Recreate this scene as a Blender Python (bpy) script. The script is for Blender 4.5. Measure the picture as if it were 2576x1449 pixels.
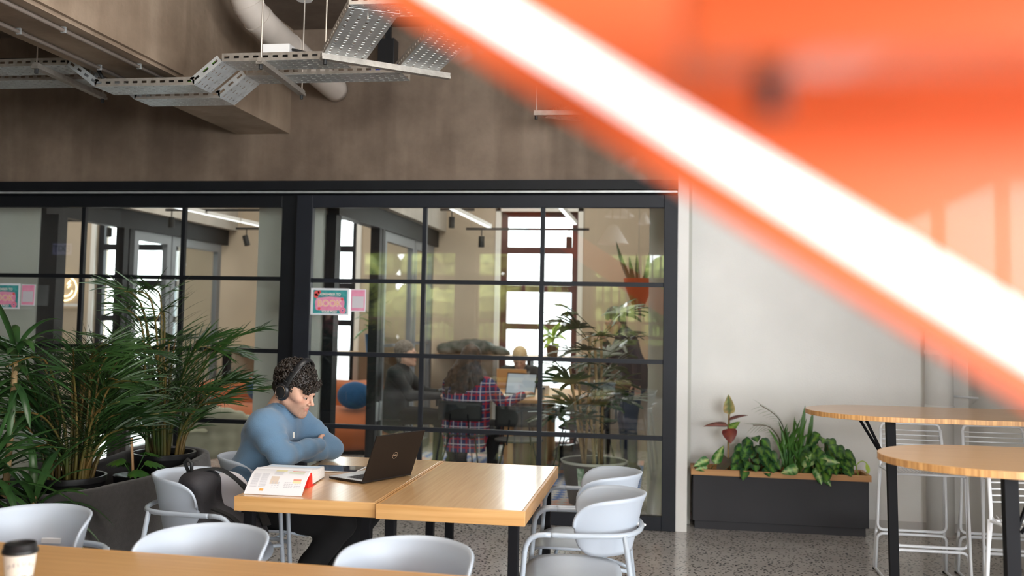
import bpy, math, random
import numpy as np
from mathutils import Vector, Matrix, Euler
for o in list(bpy.data.objects): bpy.data.objects.remove(o)
S = bpy.context.scene
C = S.collection
PI = math.pi
random.seed(7)
# ---------------------------------------------------------------- camera, world, exposure
f_px, yaw, pitch, roll, cy = 2432.65, 0.15735773, 0.06206963, -0.01926718, 650.0
cam_d = bpy.data.cameras.new('camera'); cam = bpy.data.objects.new('camera', cam_d); C.objects.link(cam)
def _R():
    c, s = math.cos(yaw), math.sin(yaw); cp, sp = math.cos(pitch), math.sin(pitch); cr, sr = math.cos(roll), math.sin(roll)
    Rz = Matrix(((c,-s,0),(s,c,0),(0,0,1))); Rx = Matrix(((1,0,0),(0,cp,-sp),(0,sp,cp))); Ry = Matrix(((cr,0,sr),(0,1,0),(-sr,0,cr)))
    return Rz @ Rx @ Ry
M = _R()
right, fwd, up = M.col[0].copy(), M.col[1].copy(), M.col[2].copy()
mw = Matrix((right, up, -fwd)).transposed().to_4x4(); mw.translation = Vector((0,0,1.5))
cam.matrix_world = mw
cam_d.sensor_width = 36; cam_d.lens = f_px/2576*36; cam_d.shift_y = (cy-724.5)/2576
cam_d.clip_start = .02; cam_d.clip_end = 200
cam_d.dof.use_dof = True; cam_d.dof.focus_distance = 4.75; cam_d.dof.aperture_fstop = 2.0
S.camera = cam
S.view_settings.view_transform = 'Standard'; S.view_settings.look = 'None'
S.view_settings.gamma = 1; S.view_settings.use_curve_mapping = False
S.view_settings.exposure = 0.0
W = bpy.data.worlds.new('sky'); S.world = W; W.use_nodes = True
wn = W.node_tree.nodes; wl = W.node_tree.links
bg = wn['Background']; bg.inputs['Color'].default_value = (.93,.97,1,1); bg.inputs['Strength'].default_value = 13.0

def area(name, loc, rot, sx, sy, power, color=(1,1,1), portal=False):
    l = bpy.data.lights.new(name, 'AREA'); l.shape = 'RECTANGLE'; l.size = sx; l.size_y = sy; l.energy = power; l.color = color
    o = bpy.data.objects.new(name, l); C.objects.link(o); o.location = loc; o.rotation_euler = rot
    if portal: l.cycles.is_portal = True
    return o
# daylight enters through the big windows behind the camera and the windows of the far wall
area('daylight_back', (3.6,-5.4,1.95), (PI/2,0,0), 5.2, 2.0, 950, (.92,.96,1))
area('added_fill_side', (6.42,-.6,1.9), (0,PI/2,0), 2.0, 7.0, 260, (.92,.96,1))  # added side fill, placed out of reach of the glass reflections
area('portal_back', (-2.95,-5.44,1.93), (PI/2,0,0), 6.9, 1.95, 1, portal=True)
area('portal_right', (-1.45,11.62,1.4), (-PI/2,0,0), .9, 2.7, 1, portal=True)
area('portal_middle', (-4.25,11.62,1.4), (-PI/2,0,0), 1.1, 2.7, 1, portal=True)
area('portal_left', (-6.65,11.62,1.4), (-PI/2,0,0), 1.1, 2.7, 1, portal=True)

for nm,x,y,sx,sy,p in (('added_fill_cafe',-1.3,9.4,2.0,2.6,62),('added_fill_lounge',-4.0,9.4,1.8,2.6,65),('added_fill_far',-7.6,9.6,3.0,2.4,80),('added_fill_front',-.9,3.2,2.0,2.0,75)):
    area(nm,(x,y,3.66),(0,0,0),sx,sy,p,(1,.93,.84))  # added area fills below the ceiling to brighten the rooms, no fittings
# ---------------------------------------------------------------- materials
MATS = {}
def mat(name, color, rough=.5, metal=0, var=0, vscale=6, bump=0, bscale=60, stretch=(1,1,1), spec=.5, coat=0, emit=None, estr=0, color2=None, attr=False, sheen=0, trans=0, coord='Object'):
    if name in MATS: return MATS[name]
    m = bpy.data.materials.new(name); m.use_nodes = True; nt = m.node_tree; N = nt.nodes; L = nt.links
    b = N['Principled BSDF']
    b.inputs['Base Color'].default_value = (*color, 1); b.inputs['Roughness'].default_value = rough
    b.inputs['Metallic'].default_value = metal; b.inputs['Specular IOR Level'].default_value = spec
    b.inputs['Coat Weight'].default_value = coat
    if sheen: b.inputs['Sheen Weight'].default_value = sheen
    if emit: b.inputs['Emission Color'].default_value = (*emit,1); b.inputs['Emission Strength'].default_value = estr
    tc = N.new('ShaderNodeTexCoord'); mp = N.new('ShaderNodeMapping'); L.new(tc.outputs[coord], mp.inputs[0]); mp.inputs['Scale'].default_value = stretch
    if attr:
        a = N.new('ShaderNodeVertexColor'); a.layer_name = 'Col'; L.new(a.outputs[0], b.inputs['Base Color'])
        src = a.outputs[0]
    elif var or color2:
        n = N.new('ShaderNodeTexNoise'); n.inputs['Scale'].default_value = vscale; n.inputs['Detail'].default_value = 6
        L.new(mp.outputs[0], n.inputs['Vector'])
        r = N.new('ShaderNodeValToRGB'); L.new(n.outputs[0], r.inputs[0])
        r.color_ramp.elements[0].position = .3; r.color_ramp.elements[1].position = .7
        c2 = color2 or tuple(min(1, c*(1+var)) for c in color); c1 = color if color2 else tuple(c*(1-var) for c in color)
        r.color_ramp.elements[0].color = (*c1,1); r.color_ramp.elements[1].color = (*c2,1)
        L.new(r.outputs[0], b.inputs['Base Color'])
    if bump:
        n2 = N.new('ShaderNodeTexNoise'); n2.inputs['Scale'].default_value = bscale; n2.inputs['Detail'].default_value = 4
        L.new(mp.outputs[0], n2.inputs['Vector'])
        bp = N.new('ShaderNodeBump'); bp.inputs['Strength'].default_value = bump; bp.inputs['Distance'].default_value = .01
        L.new(n2.outputs[0], bp.inputs['Height']); L.new(bp.outputs[0], b.inputs['Normal'])
    MATS[name] = m
    return m
def concrete(name, c1, c2, dark):
    m = bpy.data.materials.new(name); m.use_nodes = True; nt = m.node_tree; N = nt.nodes; L = nt.links; b = N['Principled BSDF']
    b.inputs['Roughness'].default_value = .72
    tc = N.new('ShaderNodeTexCoord')
    n = N.new('ShaderNodeTexNoise'); n.inputs['Scale'].default_value = 1.1; n.inputs['Detail'].default_value = 9; n.inputs['Roughness'].default_value = .62
    L.new(tc.outputs['Object'], n.inputs['Vector'])
    r = N.new('ShaderNodeValToRGB'); r.color_ramp.elements[0].position = .35; r.color_ramp.elements[1].position = .68
    r.color_ramp.elements[0].color = (*c1,1); r.color_ramp.elements[1].color = (*c2,1); L.new(n.outputs[0], r.inputs[0])
    mp = N.new('ShaderNodeMapping'); mp.inputs['Scale'].default_value = (2.2,2.2,.25); L.new(tc.outputs['Object'], mp.inputs[0])
    s = N.new('ShaderNodeTexNoise'); s.inputs['Scale'].default_value = 2.4; s.inputs['Detail'].default_value = 5; L.new(mp.outputs[0], s.inputs['Vector'])
    r2 = N.new('ShaderNodeValToRGB'); r2.color_ramp.elements[0].position = .42; r2.color_ramp.elements[1].position = .62
    r2.color_ramp.elements[0].color = (*dark,1); r2.color_ramp.elements[1].color = (1,1,1,1); L.new(s.outputs[0], r2.inputs[0])
    mx = N.new('ShaderNodeMix'); mx.data_type = 'RGBA'; mx.blend_type = 'MULTIPLY'; mx.inputs[0].default_value = .6
    L.new(r.outputs[0], mx.inputs[6]); L.new(r2.outputs[0], mx.inputs[7]); L.new(mx.outputs[2], b.inputs['Base Color'])
    n3 = N.new('ShaderNodeTexNoise'); n3.inputs['Scale'].default_value = 30; n3.inputs['Detail'].default_value = 6; L.new(tc.outputs['Object'], n3.inputs['Vector'])
    bp = N.new('ShaderNodeBump'); bp.inputs['Strength'].default_value = .25; bp.inputs['Distance'].default_value = .01; L.new(n3.outputs[0], bp.inputs['Height']); L.new(bp.outputs[0], b.inputs['Normal'])
    MATS[name] = m; return m
def terrazzo(name, base, chip, light, scale=42, rough=.1):
    m = bpy.data.materials.new(name); m.use_nodes = True; nt = m.node_tree; N = nt.nodes; L = nt.links; b = N['Principled BSDF']
    tc = N.new('ShaderNodeTexCoord'); v = N.new('ShaderNodeTexVoronoi'); v.inputs['Scale'].default_value = scale; v.inputs['Randomness'].default_value = 1
    L.new(tc.outputs['Object'], v.inputs['Vector'])
    w = N.new('ShaderNodeTexWhiteNoise'); L.new(v.outputs['Color'], w.inputs['Vector'])
    d = N.new('ShaderNodeMath'); d.operation = 'LESS_THAN'; d.inputs[1].default_value = .42; L.new(v.outputs['Distance'], d.inputs[0])
    g = N.new('ShaderNodeMath'); g.operation = 'GREATER_THAN'; g.inputs[1].default_value = .52; L.new(w.outputs['Value'], g.inputs[0])
    a = N.new('ShaderNodeMath'); a.operation = 'MULTIPLY'; L.new(d.outputs[0], a.inputs[0]); L.new(g.outputs[0], a.inputs[1])
    n = N.new('ShaderNodeTexNoise'); n.inputs['Scale'].default_value = 3; n.inputs['Detail'].default_value = 8; L.new(tc.outputs['Object'], n.inputs['Vector'])
    r = N.new('ShaderNodeValToRGB'); r.color_ramp.elements[0].color = (*base,1); r.color_ramp.elements[1].color = (*light,1)
    r.color_ramp.elements[0].position = .3; r.color_ramp.elements[1].position = .75; L.new(n.outputs[0], r.inputs[0])
    mx = N.new('ShaderNodeMix'); mx.data_type = 'RGBA'; L.new(a.outputs[0], mx.inputs[0]); L.new(r.outputs[0], mx.inputs[6]); mx.inputs[7].default_value = (*chip,1)
    L.new(mx.outputs[2], b.inputs['Base Color']); b.inputs['Roughness'].default_value = rough
    n2 = N.new('ShaderNodeTexNoise'); n2.inputs['Scale'].default_value = 5; L.new(tc.outputs['Object'], n2.inputs['Vector'])
    bp = N.new('ShaderNodeBump'); bp.inputs['Strength'].default_value = .05; bp.inputs['Distance'].default_value = .01; L.new(n2.outputs[0], bp.inputs['Height']); L.new(bp.outputs[0], b.inputs['Normal'])
    MATS[name] = m; return m
def wood(name, c1, c2, axis='Y', scale=55, rough=.28, coat=.3, strip=None):
    m = bpy.data.materials.new(name); m.use_nodes = True; nt = m.node_tree; N = nt.nodes; L = nt.links; b = N['Principled BSDF']
    tc = N.new('ShaderNodeTexCoord'); mp = N.new('ShaderNodeMapping'); L.new(tc.outputs['Object'], mp.inputs[0])
    mp.inputs['Scale'].default_value = {'X':(.03,1,1),'Y':(1,.03,1),'Z':(1,1,.03)}[axis]
    n = N.new('ShaderNodeTexNoise'); n.inputs['Scale'].default_value = scale; n.inputs['Detail'].default_value = 5; L.new(mp.outputs[0], n.inputs['Vector'])
    r = N.new('ShaderNodeValToRGB'); r.color_ramp.elements[0].position = .3; r.color_ramp.elements[1].position = .7
    r.color_ramp.elements[0].color = (*c1,1); r.color_ramp.elements[1].color = (*c2,1); L.new(n.outputs[0], r.inputs[0])
    L.new(r.outputs[0], b.inputs['Base Color']); b.inputs['Roughness'].default_value = rough; b.inputs['Coat Weight'].default_value = coat; b.inputs['Coat Roughness'].default_value = .17
    bp = N.new('ShaderNodeBump'); bp.inputs['Strength'].default_value = .08; bp.inputs['Distance'].default_value = .004; L.new(n.outputs[0], bp.inputs['Height']); L.new(bp.outputs[0], b.inputs['Normal'])
    MATS[name] = m; return m
def glass(name, tint=(.97,.99,.98), ior=1.64):
    m = bpy.data.materials.new(name); m.use_nodes = True; nt = m.node_tree; N = nt.nodes; L = nt.links
    N.remove(N['Principled BSDF']); out = N['Material Output']
    t = N.new('ShaderNodeBsdfTransparent'); t.inputs[0].default_value = (*tint,1)
    g = N.new('ShaderNodeBsdfGlossy'); g.inputs['Roughness'].default_value = .0; g.inputs[0].default_value = (1,1,1,1)
    f = N.new('ShaderNodeFresnel'); geo = N.new('ShaderNodeNewGeometry'); mr = N.new('ShaderNodeMapRange')
    mr.inputs['To Min'].default_value = ior; mr.inputs['To Max'].default_value = 1/ior; L.new(geo.outputs['Backfacing'], mr.inputs['Value']); L.new(mr.outputs[0], f.inputs[0])
    mx = N.new('ShaderNodeMixShader'); L.new(f.outputs[0], mx.inputs[0]); L.new(t.outputs[0], mx.inputs[1]); L.new(g.outputs[0], mx.inputs[2]); L.new(mx.outputs[0], out.inputs[0])
    MATS[name] = m; return m
def plaid(name):
    m = bpy.data.materials.new(name); m.use_nodes = True; nt = m.node_tree; N = nt.nodes; L = nt.links; b = N['Principled BSDF']; b.inputs['Roughness'].default_value = .9
    tc = N.new('ShaderNodeTexCoord'); sp = N.new('ShaderNodeSeparateXYZ'); L.new(tc.outputs['Object'], sp.inputs[0])
    def line(sock, freq, off, width):
        a = N.new('ShaderNodeMath'); a.operation = 'MULTIPLY_ADD'; a.inputs[1].default_value = freq; a.inputs[2].default_value = off; L.new(sock, a.inputs[0])
        fr = N.new('ShaderNodeMath'); fr.operation = 'FRACT'; L.new(a.outputs[0], fr.inputs[0])
        lt = N.new('ShaderNodeMath'); lt.operation = 'LESS_THAN'; lt.inputs[1].default_value = width; L.new(fr.outputs[0], lt.inputs[0]); return lt.outputs[0]
    def add(x, y):
        a = N.new('ShaderNodeMath'); a.operation = 'MAXIMUM'; L.new(x, a.inputs[0]); L.new(y, a.inputs[1]); return a.outputs[0]
    white = add(line(sp.outputs[0], 13, .1, .10), line(sp.outputs[2], 13, .1, .10))
    red = add(line(sp.outputs[0], 13, .55, .18), line(sp.outputs[2], 13, .5, .18))
    navy = add(line(sp.outputs[0], 6.5, .3, .5), line(sp.outputs[2], 6.5, .3, .5))
    def mix(fac, c0, c1):
        mx = N.new('ShaderNodeMix'); mx.data_type = 'RGBA'; L.new(fac, mx.inputs[0])
        if isinstance(c0, tuple): mx.inputs[6].default_value = (*c0,1)
        else: L.new(c0, mx.inputs[6])
        mx.inputs[7].default_value = (*c1,1); return mx.outputs[2]
    c = mix(navy, (.06,.03,.09), (.025,.035,.13)); c = mix(red, c, (.36,.02,.04)); c = mix(white, c, (.55,.5,.55)); L.new(c, b.inputs['Base Color'])
    MATS[name] = m; return m
def rugmat(name):
    m = bpy.data.materials.new(name); m.use_nodes = True; nt = m.node_tree; N = nt.nodes; L = nt.links; b = N['Principled BSDF']; b.inputs['Roughness'].default_value = .8
    tc = N.new('ShaderNodeTexCoord'); mp = N.new('ShaderNodeMapping'); mp.inputs['Rotation'].default_value = (0,0,PI/4); L.new(tc.outputs['Object'], mp.inputs[0])
    ck = N.new('ShaderNodeTexChecker'); ck.inputs['Scale'].default_value = 13; L.new(mp.outputs[0], ck.inputs['Vector'])
    n = N.new('ShaderNodeTexNoise'); n.inputs['Scale'].default_value = .9; n.inputs['Detail'].default_value = 1; L.new(tc.outputs['Object'], n.inputs['Vector'])
    r = N.new('ShaderNodeValToRGB'); r.color_ramp.interpolation = 'CONSTANT'; e = r.color_ramp.elements; e[0].color = (.10,.19,.50,1); e[1].position = .5; e[1].color = (.78,.42,.34,1)
    L.new(n.outputs[0], r.inputs[0])
    mx = N.new('ShaderNodeMix'); mx.data_type = 'RGBA'; L.new(ck.outputs['Fac'], mx.inputs[0]); mx.inputs[6].default_value = (.62,.60,.60,1); L.new(r.outputs[0], mx.inputs[7]); L.new(mx.outputs[2], b.inputs['Base Color'])
    MATS[name] = m; return m
m_conc = concrete('raw_concrete', (.115,.080,.055), (.25,.185,.135), (.62,.58,.55))
m_conc2 = concrete('pale_concrete', (.42,.40,.37), (.58,.55,.51), (.85,.84,.82))
m_ceil = concrete('ceiling_concrete', (.10,.07,.05), (.17,.13,.10), (.7,.66,.62))
m_floor = terrazzo('terrazzo', (.43,.40,.375), (.05,.055,.065), (.58,.55,.52), scale=56, rough=.14)
m_bamT = wood('bamboo_top', (.64,.37,.16), (.78,.50,.25), 'Y', 90, .3, .9)
m_bamX = wood('bamboo_top_cross', (.56,.30,.115), (.68,.40,.17), 'X', 90, .3, .35)
m_bamE = wood('bamboo_edge', (.66,.34,.11), (.80,.47,.19), 'X', 60, .45, .15)
m_bamEy = wood('bamboo_edge_side', (.52,.26,.085), (.66,.38,.15), 'Y', 60, .4, .2)
m_timber = wood('timber', (.48,.22,.07), (.66,.36,.14), 'X', 30, .5, 0)
m_shelf = wood('shelf_wood', (.55,.30,.13), (.68,.42,.2), 'X', 30, .5, 0)
m_walnut = wood('walnut', (.10,.055,.03), (.2,.115,.06), 'Z', 24, .5, 0)
m_oak = wood('oak', (.55,.30,.13), (.66,.40,.19), 'Z', 24, .5, 0)
m_black = mat('black_frame', (.007,.008,.010), .5, var=.15, spec=.25)
m_navy = mat('charcoal_frame', (.013,.015,.021), .5, var=.1, spec=.3)
m_greyframe = mat('grey_frame', (.16,.17,.19), .4)
m_blacksteel = mat('black_steel', (.005,.005,.007), .6, spec=.2)
m_glass = glass('clear_glass')
m_wallw = mat('white_paint', (.87,.855,.83), .65, var=.03, vscale=3, bump=.15, bscale=90)
m_beige = mat('beige_paint', (.50,.415,.32), .7, var=.05, vscale=2)
m_greyw = mat('grey_paint', (.55,.55,.50), .7, var=.04, vscale=2)
m_darkw = mat('taupe_paint', (.30,.27,.24), .7, var=.05)
m_chair = mat('chair_plastic', (.47,.525,.60), .38, spec=.5, var=.02)
m_chairmetal = mat('chair_tube', (.45,.51,.58), .3, coat=.3)
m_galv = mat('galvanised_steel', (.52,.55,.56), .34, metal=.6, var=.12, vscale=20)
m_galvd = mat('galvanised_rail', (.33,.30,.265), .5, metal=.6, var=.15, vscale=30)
m_rod = mat('threaded_rod', (.45,.40,.35), .45, metal=.7)
m_cap = mat('black_rubber', (.012,.012,.012), .6)
m_duct = mat('duct_paint', (.50,.44,.385), .55, var=.06, bump=.1, bscale=14)
m_whitemetal = mat('white_metal', (.84,.86,.90), .35, coat=.2)
m_whitepl = mat('white_plastic', (.80,.80,.80), .4)
m_orange = mat('orange_steel', (.82,.155,.04), .45, var=.04, coat=.15)
m_band = mat('emissive_white', (1,1,1), .4, emit=(1,.985,.97), estr=1.12)
m_felt = mat('charcoal_felt', (.055,.052,.052), .95, var=.12, vscale=40, bump=.2, bscale=200, sheen=.3)
m_potblack = mat('black_pot', (.012,.012,.013), .35)
m_soil = mat('soil', (.03,.02,.014), .95, var=.4, vscale=40, bump=1, bscale=80)
m_leaf = mat('palm_leaf', (.010,.032,.010), .36, color2=(.035,.085,.016), vscale=3, spec=.5)
m_leafd = mat('dracaena_leaf', (.014,.045,.014), .3, color2=(.05,.12,.03), vscale=4, spec=.6)
m_stemy = mat('palm_stem', (.045,.085,.015), .5, color2=(.22,.11,.03), vscale=4)
m_cane = mat('cane_bark', (.30,.20,.09), .8, var=.3, vscale=30, bump=.6, bscale=60)
m_fresh = mat('fresh_leaf', (.035,.13,.03), .4, color2=(.10,.24,.03), vscale=9)
m_vari = mat('variegated_leaf', (.1,.3,.05), .4, attr=True)
m_box = mat('charcoal_panel', (.022,.021,.026), .6, var=.05)
m_skin = mat('skin', (.62,.36,.25), .5, attr=True, spec=.35)
m_hair = mat('dark_brown_hair', (.010,.007,.005), .5, color2=(.028,.018,.012), vscale=40, spec=.5)
m_blue = mat('blue_sweatshirt_fabric', (.098,.18,.278), .92, var=.06, vscale=5, bump=.25, bscale=260, sheen=.25)
m_pants = mat('black_trouser_fabric', (.006,.006,.007), .9)
m_shoe = mat('black_leather', (.01,.01,.01), .4)
m_phones = mat('headphone_plastic', (.012,.013,.015), .35)
m_ring = mat('bronze_ring', (.35,.26,.2), .25, metal=.9)
m_lap = mat('laptop_lid', (.011,.007,.005), .55, var=.05, spec=.25)
m_lapb = mat('laptop_deck', (.62,.64,.66), .35, metal=.3)
m_key = mat('laptop_key', (.03,.03,.035), .5)
m_logo = mat('logo_metal', (.42,.33,.25), .35, metal=.5)
m_paper = mat('page_paper', (.86,.85,.87), .7)
m_pageedge = mat('page_edge', (.72,.68,.64), .9, var=.12, vscale=60, stretch=(.2,.2,14))
m_red = mat('red_cover', (.72,.02,.01), .45)
m_screen = mat('dark_glass_screen', (.03,.03,.05), .03, spec=.8)
m_teal = mat('teal_print', (.01,.22,.25), .5, color2=(.08,.40,.38), vscale=22)
m_pink = mat('pink_print', (.80,.25,.42), .5, color2=(.85,.36,.50), vscale=20)
m_gold = mat('orange_print', (.85,.42,.10), .5)
m_cream = mat('cream_print', (.90,.80,.75), .5)
m_redp = mat('red_print', (.80,.10,.10), .5)
m_cup = mat('cup_paper', (.78,.70,.60), .6)
m_ink = mat('grey_ink', (.28,.23,.24), .6)
m_ink2 = mat('dark_ink', (.07,.05,.07), .6)
m_sofa = mat('rust_velvet', (.50,.13,.035), .8, var=.08, sheen=.4)
m_bluev = mat('blue_velvet', (.010,.085,.23), .8, sheen=.3, var=.2)
m_sage = mat('sage_fabric', (.42,.42,.33), .9, var=.04, bump=.15, bscale=200)
m_plaid = plaid('plaid_flannel')
m_rug = rugmat('woven_rug_pattern')
m_jacket = mat('dark_jacket_fabric', (.012,.016,.018), .75, var=.3, vscale=12)
m_darkblue = mat('navy_jacket_fabric', (.012,.018,.04), .8)
m_jeans = mat('denim', (.02,.035,.08), .85)
m_white_b = mat('render_wall', (.80,.80,.80), .8)
m_road = mat('asphalt', (.20,.20,.21), .9)
m_neon = mat('neon_tube', (1,.8,.5), .4, emit=(1,.78,.45), estr=4.5)
m_bulb = mat('lamp_bulb', (1,1,1), .4, emit=(1,.93,.80), estr=14)
m_spotlens = mat('spot_lens', (.8,.85,1), .3, emit=(.72,.78,1), estr=1.3)
m_terra = mat('terracotta', (.55,.10,.03), .6)
m_hedge = mat('garden_foliage', (.13,.18,.04), .7, color2=(.46,.50,.14), vscale=5)
m_slat = mat('slat_wood', (.30,.20,.13), .6)
m_greypot = mat('grey_pot', (.075,.072,.07), .5)
m_pinktop = mat('pink_fabric', (.55,.22,.26), .9)

# ---------------------------------------------------------------- mesh builder
class MB:
    def __init__(s): s.v=[]; s.f=[]; s.mi=[]; s.col=[]; s.ccol=(1,1,1); s.m=0; s.hascol=False
    def add(s, vs, fs, cols=None):
        b=len(s.v); s.v.extend([tuple(v) for v in vs]); s.f.extend([tuple(i+b for i in f) for f in fs]); s.mi.extend([s.m]*len(fs))
        if cols is not None: s.hascol=True; s.col.extend(cols)
        else: s.col.extend([s.ccol]*len(vs))
        return s
    def box(s, x0,y0,z0,x1,y1,z1):
        vs=[(x0,y0,z0),(x1,y0,z0),(x1,y1,z0),(x0,y1,z0),(x0,y0,z1),(x1,y0,z1),(x1,y1,z1),(x0,y1,z1)]
        return s.add(vs,[(0,3,2,1),(4,5,6,7),(0,1,5,4),(1,2,6,5),(2,3,7,6),(3,0,4,7)])
    def quad(s,a,b,c,d): return s.add([a,b,c,d],[(0,1,2,3)])
    def bar(s,a,b,w,h,upv=(0,0,1)):
        a=Vector(a);b=Vector(b);t=(b-a).normalized();u=Vector(upv)
        if abs(t.dot(u))>.98:u=Vector((1,0,0))
        r=t.cross(u).normalized();u=r.cross(t).normalized();vs=[]
        for p in(a,b):
            for i,j in((-1,-1),(1,-1),(1,1),(-1,1)): vs.append(p+r*(i*w/2)+u*(j*h/2))
        return s.add(vs,[(0,1,2,3),(7,6,5,4),(0,4,5,1),(1,5,6,2),(2,6,7,3),(3,7,4,0)])
    def tube(s,pts,r,n=8,caps=True,closed=False):
        P=[Vector(p) for p in pts];m=len(P);R=r if isinstance(r,(list,tuple)) else [r]*m
        T=[]
        for i in range(m):
            a=P[(i-1)%m] if closed else P[max(i-1,0)];b=P[(i+1)%m] if closed else P[min(i+1,m-1)];T.append((b-a).normalized())
        u=Vector((0,0,1)) if abs(T[0].z)<.9 else Vector((1,0,0));x=T[0].cross(u).normalized();vs=[]
        for i in range(m):
            x=(x-T[i]*x.dot(T[i]));x=x.normalized() if x.length>1e-6 else T[i].orthogonal().normalized();y=T[i].cross(x)
            for k in range(n):
                a=2*PI*k/n;vs.append(P[i]+(x*math.cos(a)+y*math.sin(a))*R[i])
        fs=[]
        for i in range(m if closed else m-1):
            for k in range(n):
                j=(i+1)%m;fs.append((i*n+k,i*n+(k+1)%n,j*n+(k+1)%n,j*n+k))
        if caps and not closed: fs.append(tuple(range(n-1,-1,-1)));fs.append(tuple((m-1)*n+k for k in range(n)))
        return s.add(vs,fs)
    def lathe(s,prof,n=28,c=(0,0,0),ax=None,sx=1,sy=1,caps=True):
        vs=[];fs=[];m=len(prof)
        for r,z in prof:
            for k in range(n):
                a=2*PI*k/n;p=Vector((r*math.cos(a)*sx,r*math.sin(a)*sy,z));
                if ax is not None:p=ax@p
                vs.append(p+Vector(c))
        for i in range(m-1):
            for k in range(n): fs.append((i*n+k,i*n+(k+1)%n,(i+1)*n+(k+1)%n,(i+1)*n+k))
        if caps and prof[0][0]>1e-5: fs.append(tuple(range(n-1,-1,-1)))
        if caps and prof[-1][0]>1e-5: fs.append(tuple((m-1)*n+k for k in range(n)))
        return s.add(vs,fs)
    def prism(s,poly,z0,z1):
        n=len(poly);vs=[(x,y,z0) for x,y in poly]+[(x,y,z1) for x,y in poly]
        return s.add(vs,[tuple(range(n-1,-1,-1)),tuple(range(n,2*n))]+[(i,(i+1)%n,n+(i+1)%n,n+i) for i in range(n)])
    def sphere(s,c,r,n=14,m=9,sc=(1,1,1)):
        vs=[(c[0],c[1],c[2]-r*sc[2])];fs=[]
        for i in range(1,m):
            t=-PI/2+PI*i/m
            for k in range(n):
                a=2*PI*k/n;vs.append((c[0]+r*sc[0]*math.cos(t)*math.cos(a),c[1]+r*sc[1]*math.cos(t)*math.sin(a),c[2]+r*sc[2]*math.sin(t)))
        vs.append((c[0],c[1],c[2]+r*sc[2]))
        for k in range(n): fs.append((0,1+(k+1)%n,1+k)); fs.append((len(vs)-1,1+(m-2)*n+k,1+(m-2)*n+(k+1)%n))
        for i in range(m-2):
            for k in range(n): fs.append((1+i*n+k,1+i*n+(k+1)%n,1+(i+1)*n+(k+1)%n,1+(i+1)*n+k))
        return s.add(vs,fs)
    def strip(s,pts,widths,side,fold=.15,cols=None):
        """leaf blade: a folded ribbon along pts, side = direction across"""
        P=[Vector(p) for p in pts];vs=[];cc=[];n=len(P)
        for i,p in enumerate(P):
            t=(P[min(i+1,n-1)]-P[max(i-1,0)]).normalized();sd=Vector(side);sd=(sd-t*sd.dot(t));sd=sd.normalized() if sd.length>1e-6 else t.orthogonal().normalized()
            nn=t.cross(sd);w=widths[i]/2
            vs+= [p-sd*w+nn*(w*fold*2),p,p+sd*w+nn*(w*fold*2)]
            if cols is not None: cc+=[cols[0],cols[1],cols[0]]
        fs=[]
        for i in range(n-1):
            fs+=[(3*i,3*i+1,3*i+4,3*i+3),(3*i+1,3*i+2,3*i+5,3*i+4)]
        return s.add(vs,fs,cc if cols is not None else None)
    def xf(s,m,start=0):
        for i in range(start,len(s.v)): s.v[i]=tuple(m@Vector(s.v[i]))
        return s
    def merge(s,eps=1e-5):
        key={};mp=[];nv=[];nc=[]
        for v,c in zip(s.v,s.col):
            k=tuple(round(q/eps) for q in v)
            if k not in key: key[k]=len(nv);nv.append(v);nc.append(c)
            mp.append(key[k])
        nf=[]
        for f in s.f:
            g=[]
            for i in f:
                j=mp[i]
                if j not in g:g.append(j)
            nf.append(tuple(g))
        s.v=nv;s.col=nc;s.f=[f for f in nf if len(f)>2];return s
    def build(s,name,mats,parent=None,smooth=False,bevel=0,bseg=2,subs=0,loc=None,solid=0,angle=None):
        me=bpy.data.meshes.new(name);me.from_pydata(s.v,[],s.f)
        if not isinstance(mats,(list,tuple)): mats=[mats]
        for m in mats: me.materials.append(m)
        if len(mats)>1: me.polygons.foreach_set('material_index',s.mi)
        if s.hascol:
            a=me.color_attributes.new('Col','FLOAT_COLOR','POINT');a.data.foreach_set('color',[q for c in s.col for q in (*c,1)])
        me.update();o=bpy.data.objects.new(name,me);C.objects.link(o)
        if smooth: me.polygons.foreach_set('use_smooth',[True]*len(me.polygons))
        if smooth and angle: me.set_sharp_from_angle(angle=math.radians(angle))
        if solid: md=o.modifiers.new('solid','SOLIDIFY');md.thickness=solid;md.offset=0
        if bevel: md=o.modifiers.new('bevel','BEVEL');md.width=bevel;md.segments=bseg;md.limit_method='ANGLE';md.angle_limit=math.radians(40)
        if subs: md=o.modifiers.new('sub','SUBSURF');md.levels=subs;md.render_levels=subs
        if parent: o.parent=parent
        if loc: o.location=loc
        return o
def tag(o,label,cat,group=None,kind=None):
    o['label']=label;o['category']=cat
    if group:o['group']=group
    if kind:o['kind']=kind
    return o
def thing(name,label,cat,loc=(0,0,0),rz=0,group=None):
    o=bpy.data.objects.new(name,None);C.objects.link(o);o.empty_display_size=.1;o.location=loc;o.rotation_euler=(0,0,rz);return tag(o,label,cat,group)
def struct(name,mb,m,**k):
    o=mb.build(name,m,**k);o['kind']='structure';return o
def copy_tree(root,loc,rz,label,group=None):
    def cp(o,par):
        c=o.copy();C.objects.link(c)
        if par: c.parent=par
        for ch in [x for x in bpy.data.objects if x.parent==o and x!=c and x.name not in made]:
            made.add(ch.name);made.add(cp(ch,c).name)
        return c
    made=set();c=cp(root,None);c.location=loc;c.rotation_euler=(0,0,rz);c['label']=label
    if group:c['group']=group
    return c
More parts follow.
